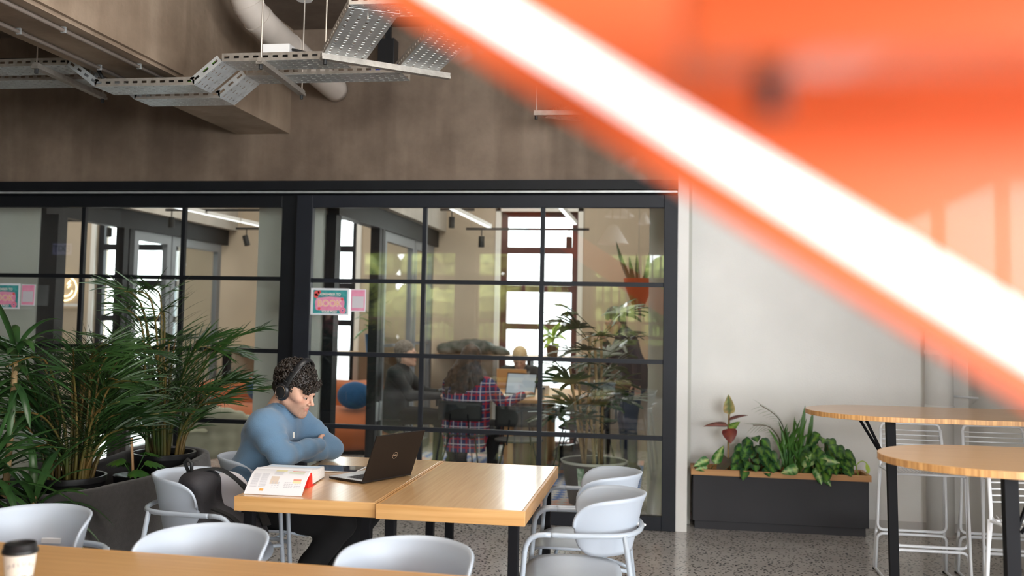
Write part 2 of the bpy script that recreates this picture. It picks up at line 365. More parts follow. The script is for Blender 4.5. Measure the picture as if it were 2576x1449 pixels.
def text_mesh(txt,size,ext=.001,name='lettering',m=None,parent=None,mw=None,warp=None,align='CENTER',shear=0,bold=0):
    cu=bpy.data.curves.new(name,'FONT');cu.body=txt;cu.size=size;cu.extrude=ext;cu.align_x=align;cu.align_y='CENTER';cu.shear=shear;cu.offset=bold
    t=bpy.data.objects.new('tmp',cu);C.objects.link(t);bpy.context.view_layer.update()
    me=bpy.data.meshes.new_from_object(t.evaluated_get(bpy.context.evaluated_depsgraph_get()));bpy.data.objects.remove(t)
    for v in me.vertices:
        p=v.co.copy()
        if warp:p=warp(p)
        if mw:p=mw@p
        v.co=p
    me.materials.clear();me.materials.append(m);o=bpy.data.objects.new(name,me);C.objects.link(o);o.parent=parent
    return o
def arc(cx,cz,r,a0,a1,n=8): return [(cx+r*math.cos(math.radians(a0+(a1-a0)*i/n)),cz+r*math.sin(math.radians(a0+(a1-a0)*i/n))) for i in range(n+1)]
def smooth_path(pts,n=6,closed=False):
    P=[Vector(p) for p in pts];m=len(P);out=[]
    rng=range(m if closed else m-1)
    for i in rng:
        g=lambda j:P[j%m] if closed else P[max(0,min(m-1,j))]
        a,b,c,d=g(i-1),g(i),g(i+1),g(i+2)
        for k in range(n):
            t=k/n;out.append(.5*((2*b)+(c-a)*t+(2*a-5*b+4*c-d)*t*t+(3*b-a-3*c+d)*t**3))
    if not closed:out.append(P[-1])
    return out
def fillet(pts,r,n=5):
    P=[Vector(p) for p in pts];out=[P[0]]
    for i in range(1,len(P)-1):
        a=(P[i-1]-P[i]);b=(P[i+1]-P[i]);q=min(r,a.length*.45,b.length*.45);p0=P[i]+a.normalized()*q;p1=P[i]+b.normalized()*q
        for k in range(n+1):
            t=k/n;out.append(p0*(1-t)**2+P[i]*2*t*(1-t)+p1*t*t)
    out.append(P[-1]);return out

# ---------------------------------------------------------------- implicit surfaces (smooth unions meshed with surface nets)
class SDF:
    def __init__(s,lo,hi,res):
        s.lo=np.array(lo,float);s.res=res;s.n=np.ceil((np.array(hi)-s.lo)/res).astype(int)+1
        s.F=np.full(s.n,.08,np.float32);s.ax=[s.lo[i]+np.arange(s.n[i])*res for i in range(3)]
    def sub(s,lo,hi):
        a=np.clip(np.floor((np.array(lo)-s.lo)/s.res).astype(int),0,s.n-1);b=np.clip(np.ceil((np.array(hi)-s.lo)/s.res).astype(int)+1,1,s.n)
        sl=tuple(slice(a[i],b[i]) for i in range(3));X=s.ax[0][sl[0]][:,None,None];Y=s.ax[1][sl[1]][None,:,None];Z=s.ax[2][sl[2]][None,None,:];return sl,X,Y,Z
    def op(s,sl,d,k,cut=False):
        if d.size==0:return
        a=s.F[sl]
        if cut:
            d=-d;h=np.maximum(k-np.abs(a-d),0)/max(k,1e-6);s.F[sl]=np.maximum(a,d)+h*h*k/4
        else:
            h=np.maximum(k-np.abs(a-d),0)/max(k,1e-6);s.F[sl]=np.minimum(a,d)-h*h*k/4
    def cone(s,a,b,ra,rb,k=.02,cut=False,flat=None):
        a=np.array(a,float);b=np.array(b,float);R=max(ra,rb)+k+.012
        sl,X,Y,Z=s.sub(np.minimum(a,b)-R,np.maximum(a,b)+R);ba=b-a;L=max(ba@ba,1e-9)
        t=np.clip(((X-a[0])*ba[0]+(Y-a[1])*ba[1]+(Z-a[2])*ba[2])/L,0,1)
        dx=X-a[0]-t*ba[0];dy=Y-a[1]-t*ba[1];dz=Z-a[2]-t*ba[2]
        s.op(sl,np.sqrt(dx*dx+dy*dy+dz*dz)-(ra+(rb-ra)*t),k,cut);return s
    def ell(s,c,r,k=.02,rot=None,cut=False):
        c=np.array(c,float);r=np.array(r,float);R=r.max()+k+.012
        sl,X,Y,Z=s.sub(c-R,c+R);x=X-c[0]+0*Y+0*Z;y=Y-c[1]+0*X+0*Z;z=Z-c[2]+0*X+0*Y
        if rot is not None:
            m=np.array(rot)  # world->local rows = local axes
            x,y,z=(m[0,0]*x+m[0,1]*y+m[0,2]*z,m[1,0]*x+m[1,1]*y+m[1,2]*z,m[2,0]*x+m[2,1]*y+m[2,2]*z)
        k0=np.sqrt((x/r[0])**2+(y/r[1])**2+(z/r[2])**2);k1=np.sqrt((x/r[0]**2)**2+(y/r[1]**2)**2+(z/r[2]**2)**2)+1e-9
        s.op(sl,k0*(k0-1)/k1,k,cut);return s
    def disp(s,fn):
        X,Y,Z=np.meshgrid(*s.ax,indexing='ij');m=np.abs(s.F)<.03;s.F[m]+=fn(X[m],Y[m],Z[m]).astype(np.float32);return s
    def mesh(s):
        F=s.F.copy()
        F[0]=F[-1]=.05;F[:,0]=F[:,-1]=.05;F[:,:,0]=F[:,:,-1]=.05
        I=F<0;n=s.n;acc=np.zeros((*(n-1),3),np.float32);cnt=np.zeros(n-1,np.float32);E=[]
        for ax in range(3):
            a=[slice(None)]*3;b=[slice(None)]*3;a[ax]=slice(0,-1);b[ax]=slice(1,None)
            ch=I[tuple(a)]!=I[tuple(b)];idx=np.argwhere(ch);fa=F[tuple(a)][ch];fb=F[tuple(b)][ch];t=fa/(fa-fb)
            p=idx.astype(np.float32);p[:,ax]+=t;o1,o2=[q for q in range(3) if q!=ax]
            ok=(idx[:,o1]>0)&(idx[:,o2]>0)&(idx[:,o1]<n[o1]-1)&(idx[:,o2]<n[o2]-1)
            idx=idx[ok];p=p[ok];sg=I[tuple(a)][ch][ok];E.append((ax,o1,o2,idx,sg))
            for d1 in(0,1):
                for d2 in(0,1):
                    j=idx.copy();j[:,o1]-=d1;j[:,o2]-=d2
                    np.add.at(acc,(j[:,0],j[:,1],j[:,2]),p);np.add.at(cnt,(j[:,0],j[:,1],j[:,2]),1)
        has=cnt>0;vid=-np.ones(n-1,int);vid[has]=np.arange(has.sum());V=acc[has]/cnt[has][:,None]*s.res+s.lo;Q=[]
        for ax,o1,o2,idx,sg in E:
            g=[]
            for d1,d2 in((0,0),(1,0),(1,1),(0,1)):
                j=idx.copy();j[:,o1]-=d1;j[:,o2]-=d2;g.append(vid[j[:,0],j[:,1],j[:,2]])
            q=np.stack(g,1);flip=sg if ax!=1 else ~sg
            q=np.where(flip[:,None],q,q[:,::-1]);Q.append(q)
        return V,np.concatenate(Q)
    def build(s,name,m,parent=None,color=None,origin=None,relax=1,mwl=None):
        V,Q=s.mesh()
        for _ in range(relax):
            A=np.zeros_like(V);c=np.zeros(len(V))
            for i in range(4):
                for j in(1,3): np.add.at(A,Q[:,i],V[Q[:,(i+j)%4]]);np.add.at(c,Q[:,i],1)
            V=V*.5+.5*A/np.maximum(c,1)[:,None]
        me=bpy.data.meshes.new(name);me.vertices.add(len(V));me.loops.add(Q.size);me.polygons.add(len(Q))
        W_=V if mwl is None else V@np.array(mwl.to_3x3()).T+np.array(mwl.translation)
        if origin is not None:W_=W_-np.array(origin)
        me.vertices.foreach_set('co',W_.astype(np.float32).ravel());me.loops.foreach_set('vertex_index',Q.astype(np.int32).ravel())
        me.polygons.foreach_set('loop_start',np.arange(0,Q.size,4,dtype=np.int32));me.polygons.foreach_set('loop_total',np.full(len(Q),4,np.int32))
        me.update(calc_edges=True);me.validate();me.polygons.foreach_set('use_smooth',[True]*len(me.polygons))
        if color is not None:
            c=color(V);a=me.color_attributes.new('Col','FLOAT_COLOR','POINT');a.data.foreach_set('color',np.concatenate([c,np.ones((len(c),1))],1).astype(np.float32).ravel())
        me.materials.append(m);o=bpy.data.objects.new(name,me);C.objects.link(o)
        if parent:o.parent=parent
        return o

# ================================================================ THE SETTING
FW=11.4
struct('floor',MB().box(-12,-6.2,-.1,6.5,11.75,0),m_floor)
struct('ceiling',MB().box(-12,-6.2,3.72,6.5,11.75,3.9),m_ceil)
# concrete wall above the glass partition, running across
b=MB();b.box(-12,7.08,2.53,.09,7.42,3.72);struct('wall_upper',b,m_conc)
b=MB();b.box(.09,7.14,0,.17,7.62,3.72);b.box(.17,7.62,0,2.22,7.75,3.72);struct('wall_right_end',b,m_wallw)
b=MB();b.box(2.22,3.9,0,2.4,7.75,3.72);struct('wall_right',b,m_wallw)
b=MB();b.box(.17,7.6,0,2.22,7.62,.06);struct('baseboard_right',b,mat('baseboard_paint',(.62,.6,.58),.6))
b=MB();b.box(-12.1,-6.2,0,-12,11.75,3.72);struct('wall_left',b,m_darkw)
b=MB();b.box(6.5,-6.2,0,6.6,4,.85);b.box(6.5,-6.2,2.95,6.6,4,3.72);b.box(6.5,-6.2,.85,6.6,-4.2,2.95);b.box(6.5,3.0,.85,6.6,4,2.95);b.box(2.4,3.9,0,6.5,4.0,3.72);struct('wall_far_right',b,m_wallw)  # gap in this unseen right wall made for the added side fill
# far wall with three window openings, and the wall behind the camera
def wall_open(name,x0,x1,y0,y1,z1,opens,m):
    b=MB();x=x0
    for a,c,zb,zt in opens:
        b.box(x,y0,0,a,y1,z1)
        if zb>0:b.box(a,y0,0,c,y1,zb)
        b.box(a,y0,zt,c,y1,z1);x=c
    b.box(x,y0,0,x1,y1,z1);return struct(name,b,m)
OP=[(-7.22,-6.08,.0,2.74),(-4.85,-3.74,.0,2.74),(-1.95,-1.02,.0,2.78)]
wall_open('wall_back',-12,.05,FW,FW+.3,3.72,OP,m_beige)
m_red_brown=mat('oxblood_frame',(.10,.03,.028),.5)
def far_window(n,x0,x1,zt,mulls,fm):
    b=MB();fw=.075;y0,y1=FW+.06,FW+.13
    b.box(x0,y0,0,x0+fw,y1,zt);b.box(x1-fw,y0,0,x1,y1,zt);b.box(x0+fw,y0,zt-.06,x1-fw,y1,zt);b.box(x0+fw,y0,0,x1-fw,y1,.06)
    for z0,z1 in((2.28,2.36),(1.82,1.90),(1.37,1.445),(1.0,1.07)): b.box(x0+fw,y0+.01,z0,x1-fw,y1-.01,z1)
    for m_ in mulls:b.box(m_-.05,y0-.004,.06,m_+.05,y1+.004,zt-.06)
    o=struct('window_%d'%n,b,fm)
    g=MB().box(x0+.02,y0+.03,.03,x1-.02,y0+.036,zt-.03).build('window_pane',m_glass,o)
    r=MB();r.box(x0-.06,FW-.02,0,x0,FW,zt+.06);r.box(x1,FW-.02,0,x1+.06,FW,zt+.06);r.box(x0-.06,FW-.02,zt,x1+.06,FW,zt+.06);r.build('window_trim',m_wallw,o)
far_window(1,-7.22,-6.08,2.74,[-6.80],m_navy)
far_window(2,-4.85,-3.74,2.74,[-4.35],m_navy)
far_window(3,-1.95,-1.02,2.78,[],m_red_brown)
b=MB();b.box(.05,7.42,0,.2,FW,3.72);struct('wall_inner_right',b,m_greyw)
b=MB();b.box(-.125,7.72,0,.05,8.0,3.72);struct('trim_1',b,m_greyw)
b=MB();b.box(-3.40,7.72,0,-2.83,8.02,3.72);struct('trim_2',b,m_greyw)
b=MB();b.box(-6.1,7.72,0,-5.44,8.02,3.72);struct('trim_3',b,m_greyw)
# wall behind the camera with wide windows
BO=[(-6.4,-4.3,.95,2.9),(-3.9,-1.9,.95,2.9),(-1.5,.5,.95,2.9),(.9,6.2,.95,2.9)]
wall_open('wall_front',-12,6.5,-5.7,-5.45,3.72,BO,mat('front_wall_paint',(.20,.14,.10),.7))
for i,(a,c,z0,z1) in enumerate(BO):
    b=MB();b.box(a,-5.62,z0,c,-5.55,z0+.06);b.box(a,-5.62,z1-.06,c,-5.55,z1);b.box(a,-5.618,z0+.06,a+.06,-5.552,z1-.06);b.box(c-.06,-5.618,z0+.06,c,-5.552,z1-.06);b.box(a+.06,-5.61,2.2,c-.06,-5.56,2.38)
    b.box((a+c)/2-.04,-5.615,z0+.06,(a+c)/2+.04,-5.555,z1-.06);struct('window_%d'%(4+i),b,m_slat)
# concrete beams
b=MB();b.box(-3.325,-6,2.9,-2.89,7.09,3.73);b.box(-3.34,-6,2.92,-2.865,5.35,3.73);struct('trim_4',b,concrete('beam_concrete_lit',(.20,.145,.10),(.36,.275,.20),(.7,.66,.62)))  # same concrete as the wall, lightened: its better lighting put into the colour
b=MB();b.box(-12,4.2,3.35,-3.325,4.75,3.73);struct('trim_5',b,m_conc)
b=MB();b.box(-2.96,7.42,2.53,-2.62,FW,3.73);struct('trim_6',b,m_conc2)
b=MB();b.box(-5.66,7.42,2.53,-5.3,FW,3.73);struct('trim_7',b,m_conc2)

# ---------------------------------------------------------------- the two glazed sliding panels of the partition
def glazed_panel(name,x0,x1,y,z1,cols,rows,frame,door,wl,wr,bar,label_n):
    b=MB();t=.06
    b.box(x0,y,0.0,x0+wl,y+t,z1);b.box(x1-wr,y,0,x1,y+t,z1);b.box(x0+wl,y,z1-.095,x1-wr,y+t,z1);b.box(x0+wl,y,0,x1-wr,y+t,.10)
    o=struct(name,b,frame,bevel=.004)
    m=MB()
    for c in cols:m.box(c-.016,y+.012,.1,c+.016,y+.048,z1-.095)
    for r in rows:m.box(x0+wl,y+.010,r-.016,x1-wr,y+.05,r+.016)
    m.build('glazing_bars',frame,o)
    MB().box(x0+wl-.01,y+.026,.09,x1-wr+.01,y+.034,z1-.085).build('glass_pane',m_glass,o)
    return o
glazed_panel('door_1',-2.83,.09,7.12,2.425,[-1.81,-.905],[.655,1.205,1.765],m_navy,True,.13,.10,1,1)
glazed_panel('door_2',-5.78,-2.85,7.17,2.43,[-4.67,-3.80],[.655,1.21,1.775],m_black,True,.1,.12,1,2)  # blacker frame than door_1: light falloff to the left put into the colour
glazed_panel('door_3',-8.7,-5.80,7.12,2.43,[-7.7,-6.75],[.655,1.21,1.775],m_black,True,.1,.12,1,2)
b=MB();b.box(-12,7.06,2.46,.09,7.3,2.53);b.box(-12,7.24,2.41,.09,7.3,2.47);struct('trim_8',b,m_black)
b=MB();b.box(-8,7.085,2.437,.085,7.10,2.452);struct('trim_9',b,m_galv)
# partitions running back in depth, X=-2.75 and X=-5.44
def side_partition(n,x,post0,post1,pa,pb):
    b=MB();b.box(pa,7.74,0,pb,7.87,2.34);b.box(x-.05,7.74,2.34,x+.05,11.35,2.53)
    o=struct('door_%d'%n,b,m_black)
    b=MB();b.box(x-.045,post0,0,x+.045,post0+.09,2.34);b.box(x-.045,post0+.11,0,x+.045,post0+.2,2.34)
    b.build('meeting_posts',m_black,o)
    b=MB()
    for a,c in((post0+.22,post1),(post1+.02,11.2)):
        b.box(x-.03,a,0,x+.03,a+.09,2.24);b.box(x-.03,c-.09,0,x+.03,c,2.24);b.box(x-.03,a,2.24,x+.03,c,2.34);b.box(x-.03,a+.09,0,x+.03,c-.09,.1)
        for r in(1.205,):b.box(x-.012,a,r-.015,x+.012,c,r+.015)
    b.build('sliding_frame',m_greyframe,o)
    MB().box(x-.004,post0+.25,.1,x+.004,11.15,2.25).build('glass_pane',m_glass,o)
    b=MB()
    for yy in(post0+.045,post0+.155):b.box(x+.045,yy-.02,.5,x+.06,yy+.02,.68)
    b.build('pull_handle',m_galv,o)
side_partition(4,-2.75,8.93,10.32,-2.81,-2.725)
side_partition(5,-5.44,9.0,9.98,-5.44,-5.27)
# outdoors beyond the far wall
b=MB();b.box(-14,FW+.3,-.25,5,30,-.12);o=struct('ground_outside',b,m_road)
bl=thing('building','white rendered building across the street seen through the far windows','building',(-4,18,-.15))
b=MB();b.box(-10,0,0,9,4,9);b.build('facade',m_white_b,bl)
for i,(x,z) in enumerate([(-5.6,1.1),(-4.0,1.1),(-1.6,1.1),(.2,1.1),(2.1,1.1),(3.7,1.1),(-5.6,4.2),(2.1,4.2)]):
    w=MB().box(x,-.04,z,x+.9,.02,z+1.3).build('facade_window',m_whitepl,bl)
    MB().box(x+.08,-.05,z+.08,x+.82,-.03,z+1.22).build('window_glass',mat('pale_window_glass',(.55,.62,.66),.6),w)
cr=thing('car','white car parked in the street beyond the low middle window pane','car',(-4.9,14.6,-.12))
q=SDF((-2.1,-.9,-.05),(2.1,.9,1.5),.05);q.ell((0,0,.62),(2.0,.82,.42),.05);q.ell((.1,0,1.0),(1.15,.7,.42),.08);q.build('body',mat('car_paint',(.75,.77,.8),.2,coat=1),cr)
for sx in(-1.25,1.25):
    for sy in(-.78,.78):MB().lathe([(.0,-.1),(.33,-.1),(.35,0),(.33,.1),(0,.1)],20,(sx,sy,.33),Matrix.Rotation(PI/2,3,'X')).build('wheel',m_cap,cr,smooth=True,angle=40)
# garden hedge and balustrade outside the windows behind the camera (seen mirrored in the glass)
b=MB();b.box(-12,-14,-.3,8,-5.7,-.15);struct('ground_terrace',b,m_road)
rnd=random.Random(3)
b=MB()
for i in range(260):
    b.sphere((rnd.uniform(-11,8),rnd.uniform(-10.5,-9.2),rnd.uniform(.2,3.6)),rnd.uniform(.35,.65),7,5)
tag(b.build('hedge',m_hedge),'yellow-green garden hedge outside the windows, mirrored in the glazed partition','hedge')
b=MB();b.box(-8,-6.9,1.42,5,-6.84,1.48);b.box(-8,-6.9,.1,5,-6.84,.16)
for i in range(100):b.box(-8+i*.13,-6.88,.16,-7.975+i*.13,-6.855,1.42)
tag(b.build('balustrade',m_slat),'slatted timber balustrade outside the windows, mirrored in the glazed partition','railing')

# ================================================================ CEILING SERVICES
def slotted(b,o,u,v,nu,nv,hu,hv):
    """perforated sheet: nu x nv cells each with a slot"""
    o=Vector(o);u=Vector(u)/nu;v=Vector(v)/nv
    for i in range(nu):
        for j in range(nv):
            if isinstance(hu,tuple):a=hu[(i+j)%2]
            else:a=hu
            p=o+u*i+v*j;q0=(1-a)/2;q1=1-q0;r0=(1-hv)/2;r1=1-r0
            vs=[p,p+u,p+u+v,p+v,p+u*q0+v*r0,p+u*q1+v*r0,p+u*q1+v*r1,p+u*q0+v*r1]
            b.add(vs,[(0,1,5,4),(1,2,6,5),(2,3,7,6),(3,0,4,7)])
def tray_run(name,label,segs,wdir=None,group='perforated cable trays under the ceiling'):
    t=thing(name,label,'cable tray',segs[0][0],0,group);O=Vector(segs[0][0])
    for a,c,w in segs:
        a=Vector(a);c=Vector(c);w=Vector(w);L=(c-a).length;W_=w.length;nu=max(2,int(L/.045));nv=max(3,int(W_/.04))
        b=MB();slotted(b,a-O,c-a,w,nu,nv,(.5,.25),.28);b.build('tray_floor',m_galv,t,solid=.002)
        upv=Vector((0,0,1)) if abs((c-a).normalized().z)<.5 else Vector((-(c-a).normalized().z,0,(c-a).normalized().x))
        nr=max(2,int(L/.055))
        for k,off in enumerate((Vector((0,0,0)),w)):
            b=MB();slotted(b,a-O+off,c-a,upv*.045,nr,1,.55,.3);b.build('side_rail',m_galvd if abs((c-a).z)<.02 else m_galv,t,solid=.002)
    return t
V=Vector
zl,zh=2.78,2.91
def run(y,label,xL,xr0,xr1,xl0,xl1,xe):
    w=(0,.2,0)
    return tray_run('cable_tray',label,[((xL,y,zh),(xl0,y,zh),w),((xl0,y,zh),(xl1,y,zl),w),((xl1,y,zl),(xr0,y,zl),w),((xr0,y,zl),(xr1,y,zh),w),((xr1,y,zh),(xe,y,zh),w)])
run(5.03,'galvanised perforated cable tray dipping under the beam, nearer of the pair',-5.4,-2.63,-2.47,-3.42,-3.24,-1.78)
run(5.35,'galvanised perforated cable tray dipping under the beam, farther of the pair',-5.4,-2.63,-2.47,-3.35,-3.18,-1.52)
tray_run('cable_tray','galvanised cable tray branch turning towards the camera beside the square spotlight, left one',[((-1.86,4.98,2.915),(-1.45,4.2,2.915),(.21,.11,0)),((-1.45,4.2,2.93),(-.5,4.22,2.93),(0,.2,0))])
tray_run('cable_tray','galvanised cable tray branch right of the square spotlight, half behind the orange stair',[((-1.56,5.35,2.915),(-1.0,4.3,2.915),(.21,.11,0))])
tray_run('cable_tray','short galvanised cable tray near the concrete wall below the orange stair edge',[((-.86,6.75,2.93),(-.4,5.9,2.93),(.24,.13,0))])
def channel(label,a,c,rods=True,zt=3.715,rp=(0,1),g='steel support channels under the cable trays'):
    t=thing('support_channel',label,'bracket',a,0,g);A=Vector(a);Cc=Vector(c)-A
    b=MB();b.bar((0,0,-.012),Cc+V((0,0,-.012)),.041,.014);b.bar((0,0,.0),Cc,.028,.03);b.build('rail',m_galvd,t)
    d=Cc.normalized()
    for k in rp:
        p=Cc*(.03+.94*k)
        r=MB().tube([p+V((0,0,-.02)),p+V((0,0,zt-a[2]))],.0045,6).build('hanger_rod',m_rod,t)
        MB().tube([p+V((0,0,-.045)),p+V((0,0,-.015))],.011,8).build('rod_cap',m_cap,r)
channel('steel support channel under the trays at far left, left of the beam',(-3.57,4.95,2.895),(-3.63,5.75,2.895))
channel('steel support channel under the trays below the white junction box',(-2.22,4.97,2.895),(-2.27,5.75,2.895))
channel('steel support channel slanting under the two tray branches',(-1.85,4.93,2.90),(-1.25,5.42,2.90),rp=(0,))
channel('steel support channel end under the short tray near the concrete wall',(-.89,6.45,2.90),(-.4,6.45,2.9),rp=(0,))
MB().tube([(.45,-.6,0),(.45,-.6,.82)],.005,6).build('hanger_rod',m_rod,bpy.data.objects['support_channel.002'])
# conduits along the beam soffit
for i,(x,lab) in enumerate(((-2.955,'thin conduit clipped along the concrete beam underside, right one'),(-3.20,'thin conduit clipped along the concrete beam underside, left one'))):
    t=thing('conduit_pipe',lab,'pipe',(x,0,2.882),0,'conduits along the beam')
    MB().tube([(0,3.0,0),(0,5.6,0)],.0105,10).build('pipe',mat('brown_conduit',(.16,.13,.11),.5),t,smooth=True)
    for y in(3.55,4.3,5.0):MB().box(-.012,y,-.012,.012,y+.012,.018).build('clip',m_galv,t)
# cables lying in the trays
for lab,pts,m,c in(('black cable bundle lying in the nearer cable tray',[(-5.3,5.13,2.93),(-4.3,5.1,2.97),(-3.4,5.12,2.95),(-3.2,5.15,2.82),(-2.7,5.13,2.84),(-2.45,5.1,2.95),(-1.9,5.1,2.95)],m_cap,'cable'),
    ('green cable rising out of the cable tray beside the ramp',[(-2.75,5.18,2.83),(-2.66,5.16,2.87),(-2.6,5.12,2.9),(-2.55,5.1,2.93)],mat('green_cable',(.15,.45,.03),.5),'cable'),
    ('blue cable lying between the two tray branches',[(-1.8,5.45,2.94),(-1.6,5.42,2.96),(-1.4,5.2,2.95)],mat('blue_cable',(.05,.08,.5),.5),'cable')):
    tag(MB().tube(smooth_path(pts),.010 if 'black' in lab else .006,6).build('cable',m,smooth=True),lab,c)
# big duct pipe
t=thing('duct_pipe','thick beige painted duct bending down from the ceiling towards the concrete wall','pipe',(-2.6,5.2,3.45))
P=smooth_path([(-.06,.36,.262),(-.03,.38,.10),(.0,.46,-.03),(.04,.62,-.10),(.06,1.1,-.15),(.08,1.87,-.215)],8)
MB().tube(P,.095,20).build('duct',m_duct,t,smooth=True)
for k in(14,20,30):MB().tube([P[k],P[k]+(P[k+1]-P[k]).normalized()*.03],.1,20).build('joint_band',m_duct,t,smooth=True,angle=40)
t=thing('sprinkler','small white sprinkler head beside the beige duct','sprinkler',(-2.36,5.95,3.72))
MB().tube([(0,0,0),(0,0,-.14)],.012,8).build('stem',m_whitepl,t);MB().lathe([(0,-.14),(.05,-.14),(.055,-.15),(.05,-.16),(0,-.16)],16).build('plate',m_whitepl,t,smooth=True,angle=40)
t=thing('junction_box','white junction box sitting on the cable tray','electrical box',(-2.15,5.07,2.96))
MB().box(-.10,0,0,.06,.09,.055).build('housing',m_whitepl,t,bevel=.004);MB().tube([(.06,.04,.03),(.09,.04,.025),(.2,.06,.0),(.33,.05,-.02)],.008,6).build('lead',m_cap,t,smooth=True)
t=thing('ceiling_spotlight','square black ceiling spotlight with a pale lit lens between the tray branches','light',(-2.05,6.85,3.45))
MB().box(-.062,-.06,-.1,.062,.06,.1).build('housing',m_potblack,t,bevel=.003);MB().box(-.052,-.05,-.112,.052,.05,-.099).build('lens',m_spotlens,t);MB().box(-.02,-.02,.1,.02,.02,.27).build('stem',m_potblack,t)
def spot(loc,tgt,p,ang,bl=.5,col=(1,1,1)):
    l=bpy.data.lights.new('spot','SPOT');l.energy=p;l.spot_size=math.radians(ang);l.spot_blend=bl;l.color=col;l.shadow_soft_size=.04
    o=bpy.data.objects.new('spot_light',l);C.objects.link(o);o.location=loc;o.rotation_euler=(Vector(tgt)-Vector(loc)).to_track_quat('-Z','Y').to_euler();return o
spot((-2.05,6.85,3.32),(-2.05,5.2,0),30,60,.6,(.85,.88,1))

# ================================================================ ORANGE STAIR NEAR THE CAMERA
st=thing('staircase','bright orange steel stair stringer sloping across the upper right with a white band along it','staircase',(0,0,0))
def sz(x): return 1.5656-.637*x          # underside line of the stringer at its face
def slope_box(b,x0,x1,y0,y1,dz0,dz1):
    vs=[(x,y,sz(x)+dz) for x in(x0,x1) for y in(y0,y1) for dz in(dz0,dz1)]
    b.add(vs,[(0,1,3,2),(4,6,7,5),(0,4,5,1),(2,3,7,6),(0,2,6,4),(1,5,7,3)])
b=MB();slope_box(b,-3.2,2.6,.45,.462,0,.37);b.build('stringer',m_orange,st)
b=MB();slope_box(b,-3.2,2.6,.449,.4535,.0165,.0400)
b.build('white_band',m_band,st)  # white band drawn as an emissive slab on the stringer face
b=MB();slope_box(b,-3.2,2.6,-1.05,-1.038,0,.37);b.build('stringer',m_orange,st)
for i in range(-9,9):
    x=i*.28+.005;z=sz(x)+.058
    if z>3.6 or z<.1: continue
    y1=.27 if -1<=i<=1 else .27
    b=MB();b.box(x,-1.035,z-.006 if i else z,x+.275,y1,z+.03);b.build('tread',m_orange,st,bevel=.004)
for i in range(0,6):
    x=i*.28+.004;b=MB();b.box(x,.30,sz(x)+.020,x+.27,.338,sz(x)+.075);b.build('tread_bracket',m_orange,st,bevel=.003)
    b=MB();b.tube([(x+.03,.325,sz(x)+.006),(x+.03,.325,sz(x)+.02)],.005,10);b.build('bolt',m_cap,st)

# ================================================================ PENDANT LAMPS, SLATS AND EXIT SIGN (seen mirrored in the glazing)
def pendant(x,y,z,r,h,lab,lit=False):
    t=thing('pendant_lamp',lab,'lamp',(x,y,z),0,'pendant lamps behind the camera')
    MB().lathe([(r,0),(r*.28,h),(r*.12,h+.02),(.0,h+.03)],32,caps=False).build('lamp_shade',m_whitepl,t,smooth=True,angle=40,solid=.004)
    MB().tube([(0,0,h),(0,0,3.72-z)],.004,6).build('cord',m_cap,t);MB().sphere((0,0,h*.35),.035).build('bulb',m_bulb if lit else m_whitepl,t,smooth=True)
pendant(-.76,.1,2.62,.23,.26,'white cone pendant lamp mirrored large in the right glazed panel')
pendant(-.31,-.1,2.93,.10,.16,'small white dome lamp mirrored at the upper right corner of the glazing',True)
pendant(-.75,-1.6,3.2,.25,.16,'white shallow pendant lamp mirrored at the very top of the glazing')
t=thing('slat_screen','row of vertical timber slats beside the stair, mirrored in the right glazed panel','screen',(0,-1.3,0))
b=MB()
for i in range(22):
    x=-1.9+i*.13;b.box(x,-.01,1.2,x+.022,.02,3.7)
b.box(-1.95,-.02,1.2,.95,.03,1.26);b.box(-1.95,-.02,0,-1.9,.03,3.7);b.box(.93,-.02,0,.98,.03,3.7);b.build('slats',m_slat,t)
t=thing('exit_sign','hanging white exit sign mirrored at the left end of the glazing','sign',(-8.36,2.02,2.27))
MB().box(-.14,-.02,0,.14,.0,.16).build('sign_box',mat('sign_face',(.5,.5,.62),.4,emit=(.5,.5,.8),estr=.5),t);MB().tube([(0,-.01,.16),(0,-.01,1.45)],.006,6).build('sign_rod',m_rod,t)
text_mesh('EXIT',.13,.001,'lettering',mat('dark_green_ink',(.0,.06,.03),.5),t,Matrix.Translation((0,.002,.08))@Matrix.Rotation(PI,4,'Z')@Matrix.Rotation(PI/2,4,'X'))

# ================================================================ TABLES
def table(name,label,cx,cy,w,d,z,mt,group=None,long_axis='Y',legs=None,inset=.03,th=.058):
    t=thing(name,label,'table',(cx,cy,0),0,group);x,y=w/2,d/2
    MB().box(-x+.012,-y+.012,z-.03,x-.012,y-.012,z).build('tabletop',mt,t,bevel=.002)
    for sg in(-1,1):
        MB().box(-x,min(sg*y,sg*(y-.012)),z-th,x,max(sg*y,sg*(y-.012)),z-.0005).build('edge_band',m_bamE,t,bevel=.0015)
        MB().box(min(sg*x,sg*(x-.012)),-y+.012,z-th,max(sg*x,sg*(x-.012)),y-.012,z-.0005).build('edge_band',m_bamEy,t,bevel=.0015)
    for sx in(-1,1):
        for sy in(-1,1):
            px,py=sx*(x-inset-.02),sy*(y-inset-.02);MB().box(px-.02,py-.02,0,px+.02,py+.02,z-.03).build('leg',m_blacksteel,t,bevel=.002)
    b=MB();b.box(-x+.05,-y+.05,z-.06,x-.05,-y+.08,z-.03);b.box(-x+.05,y-.08,z-.06,x-.05,y-.05,z-.03);b.build('underframe',m_blacksteel,t)
    return t
table('desk_table','bamboo table with the open book, tablet and laptop on it',-1.438,4.40,.602,1.20,.75,m_bamT,'square-legged bamboo tables')
table('desk_table','empty bamboo table standing right of the laptop table',-.831,4.385,.602,1.20,.75,m_bamT,'square-legged bamboo tables')
ft=table('desk_table','long bamboo table in the foreground carrying the paper coffee cup',-1.45,2.43,2.1,.84,.75,m_bamX);ft.rotation_euler=(0,0,-.0386)

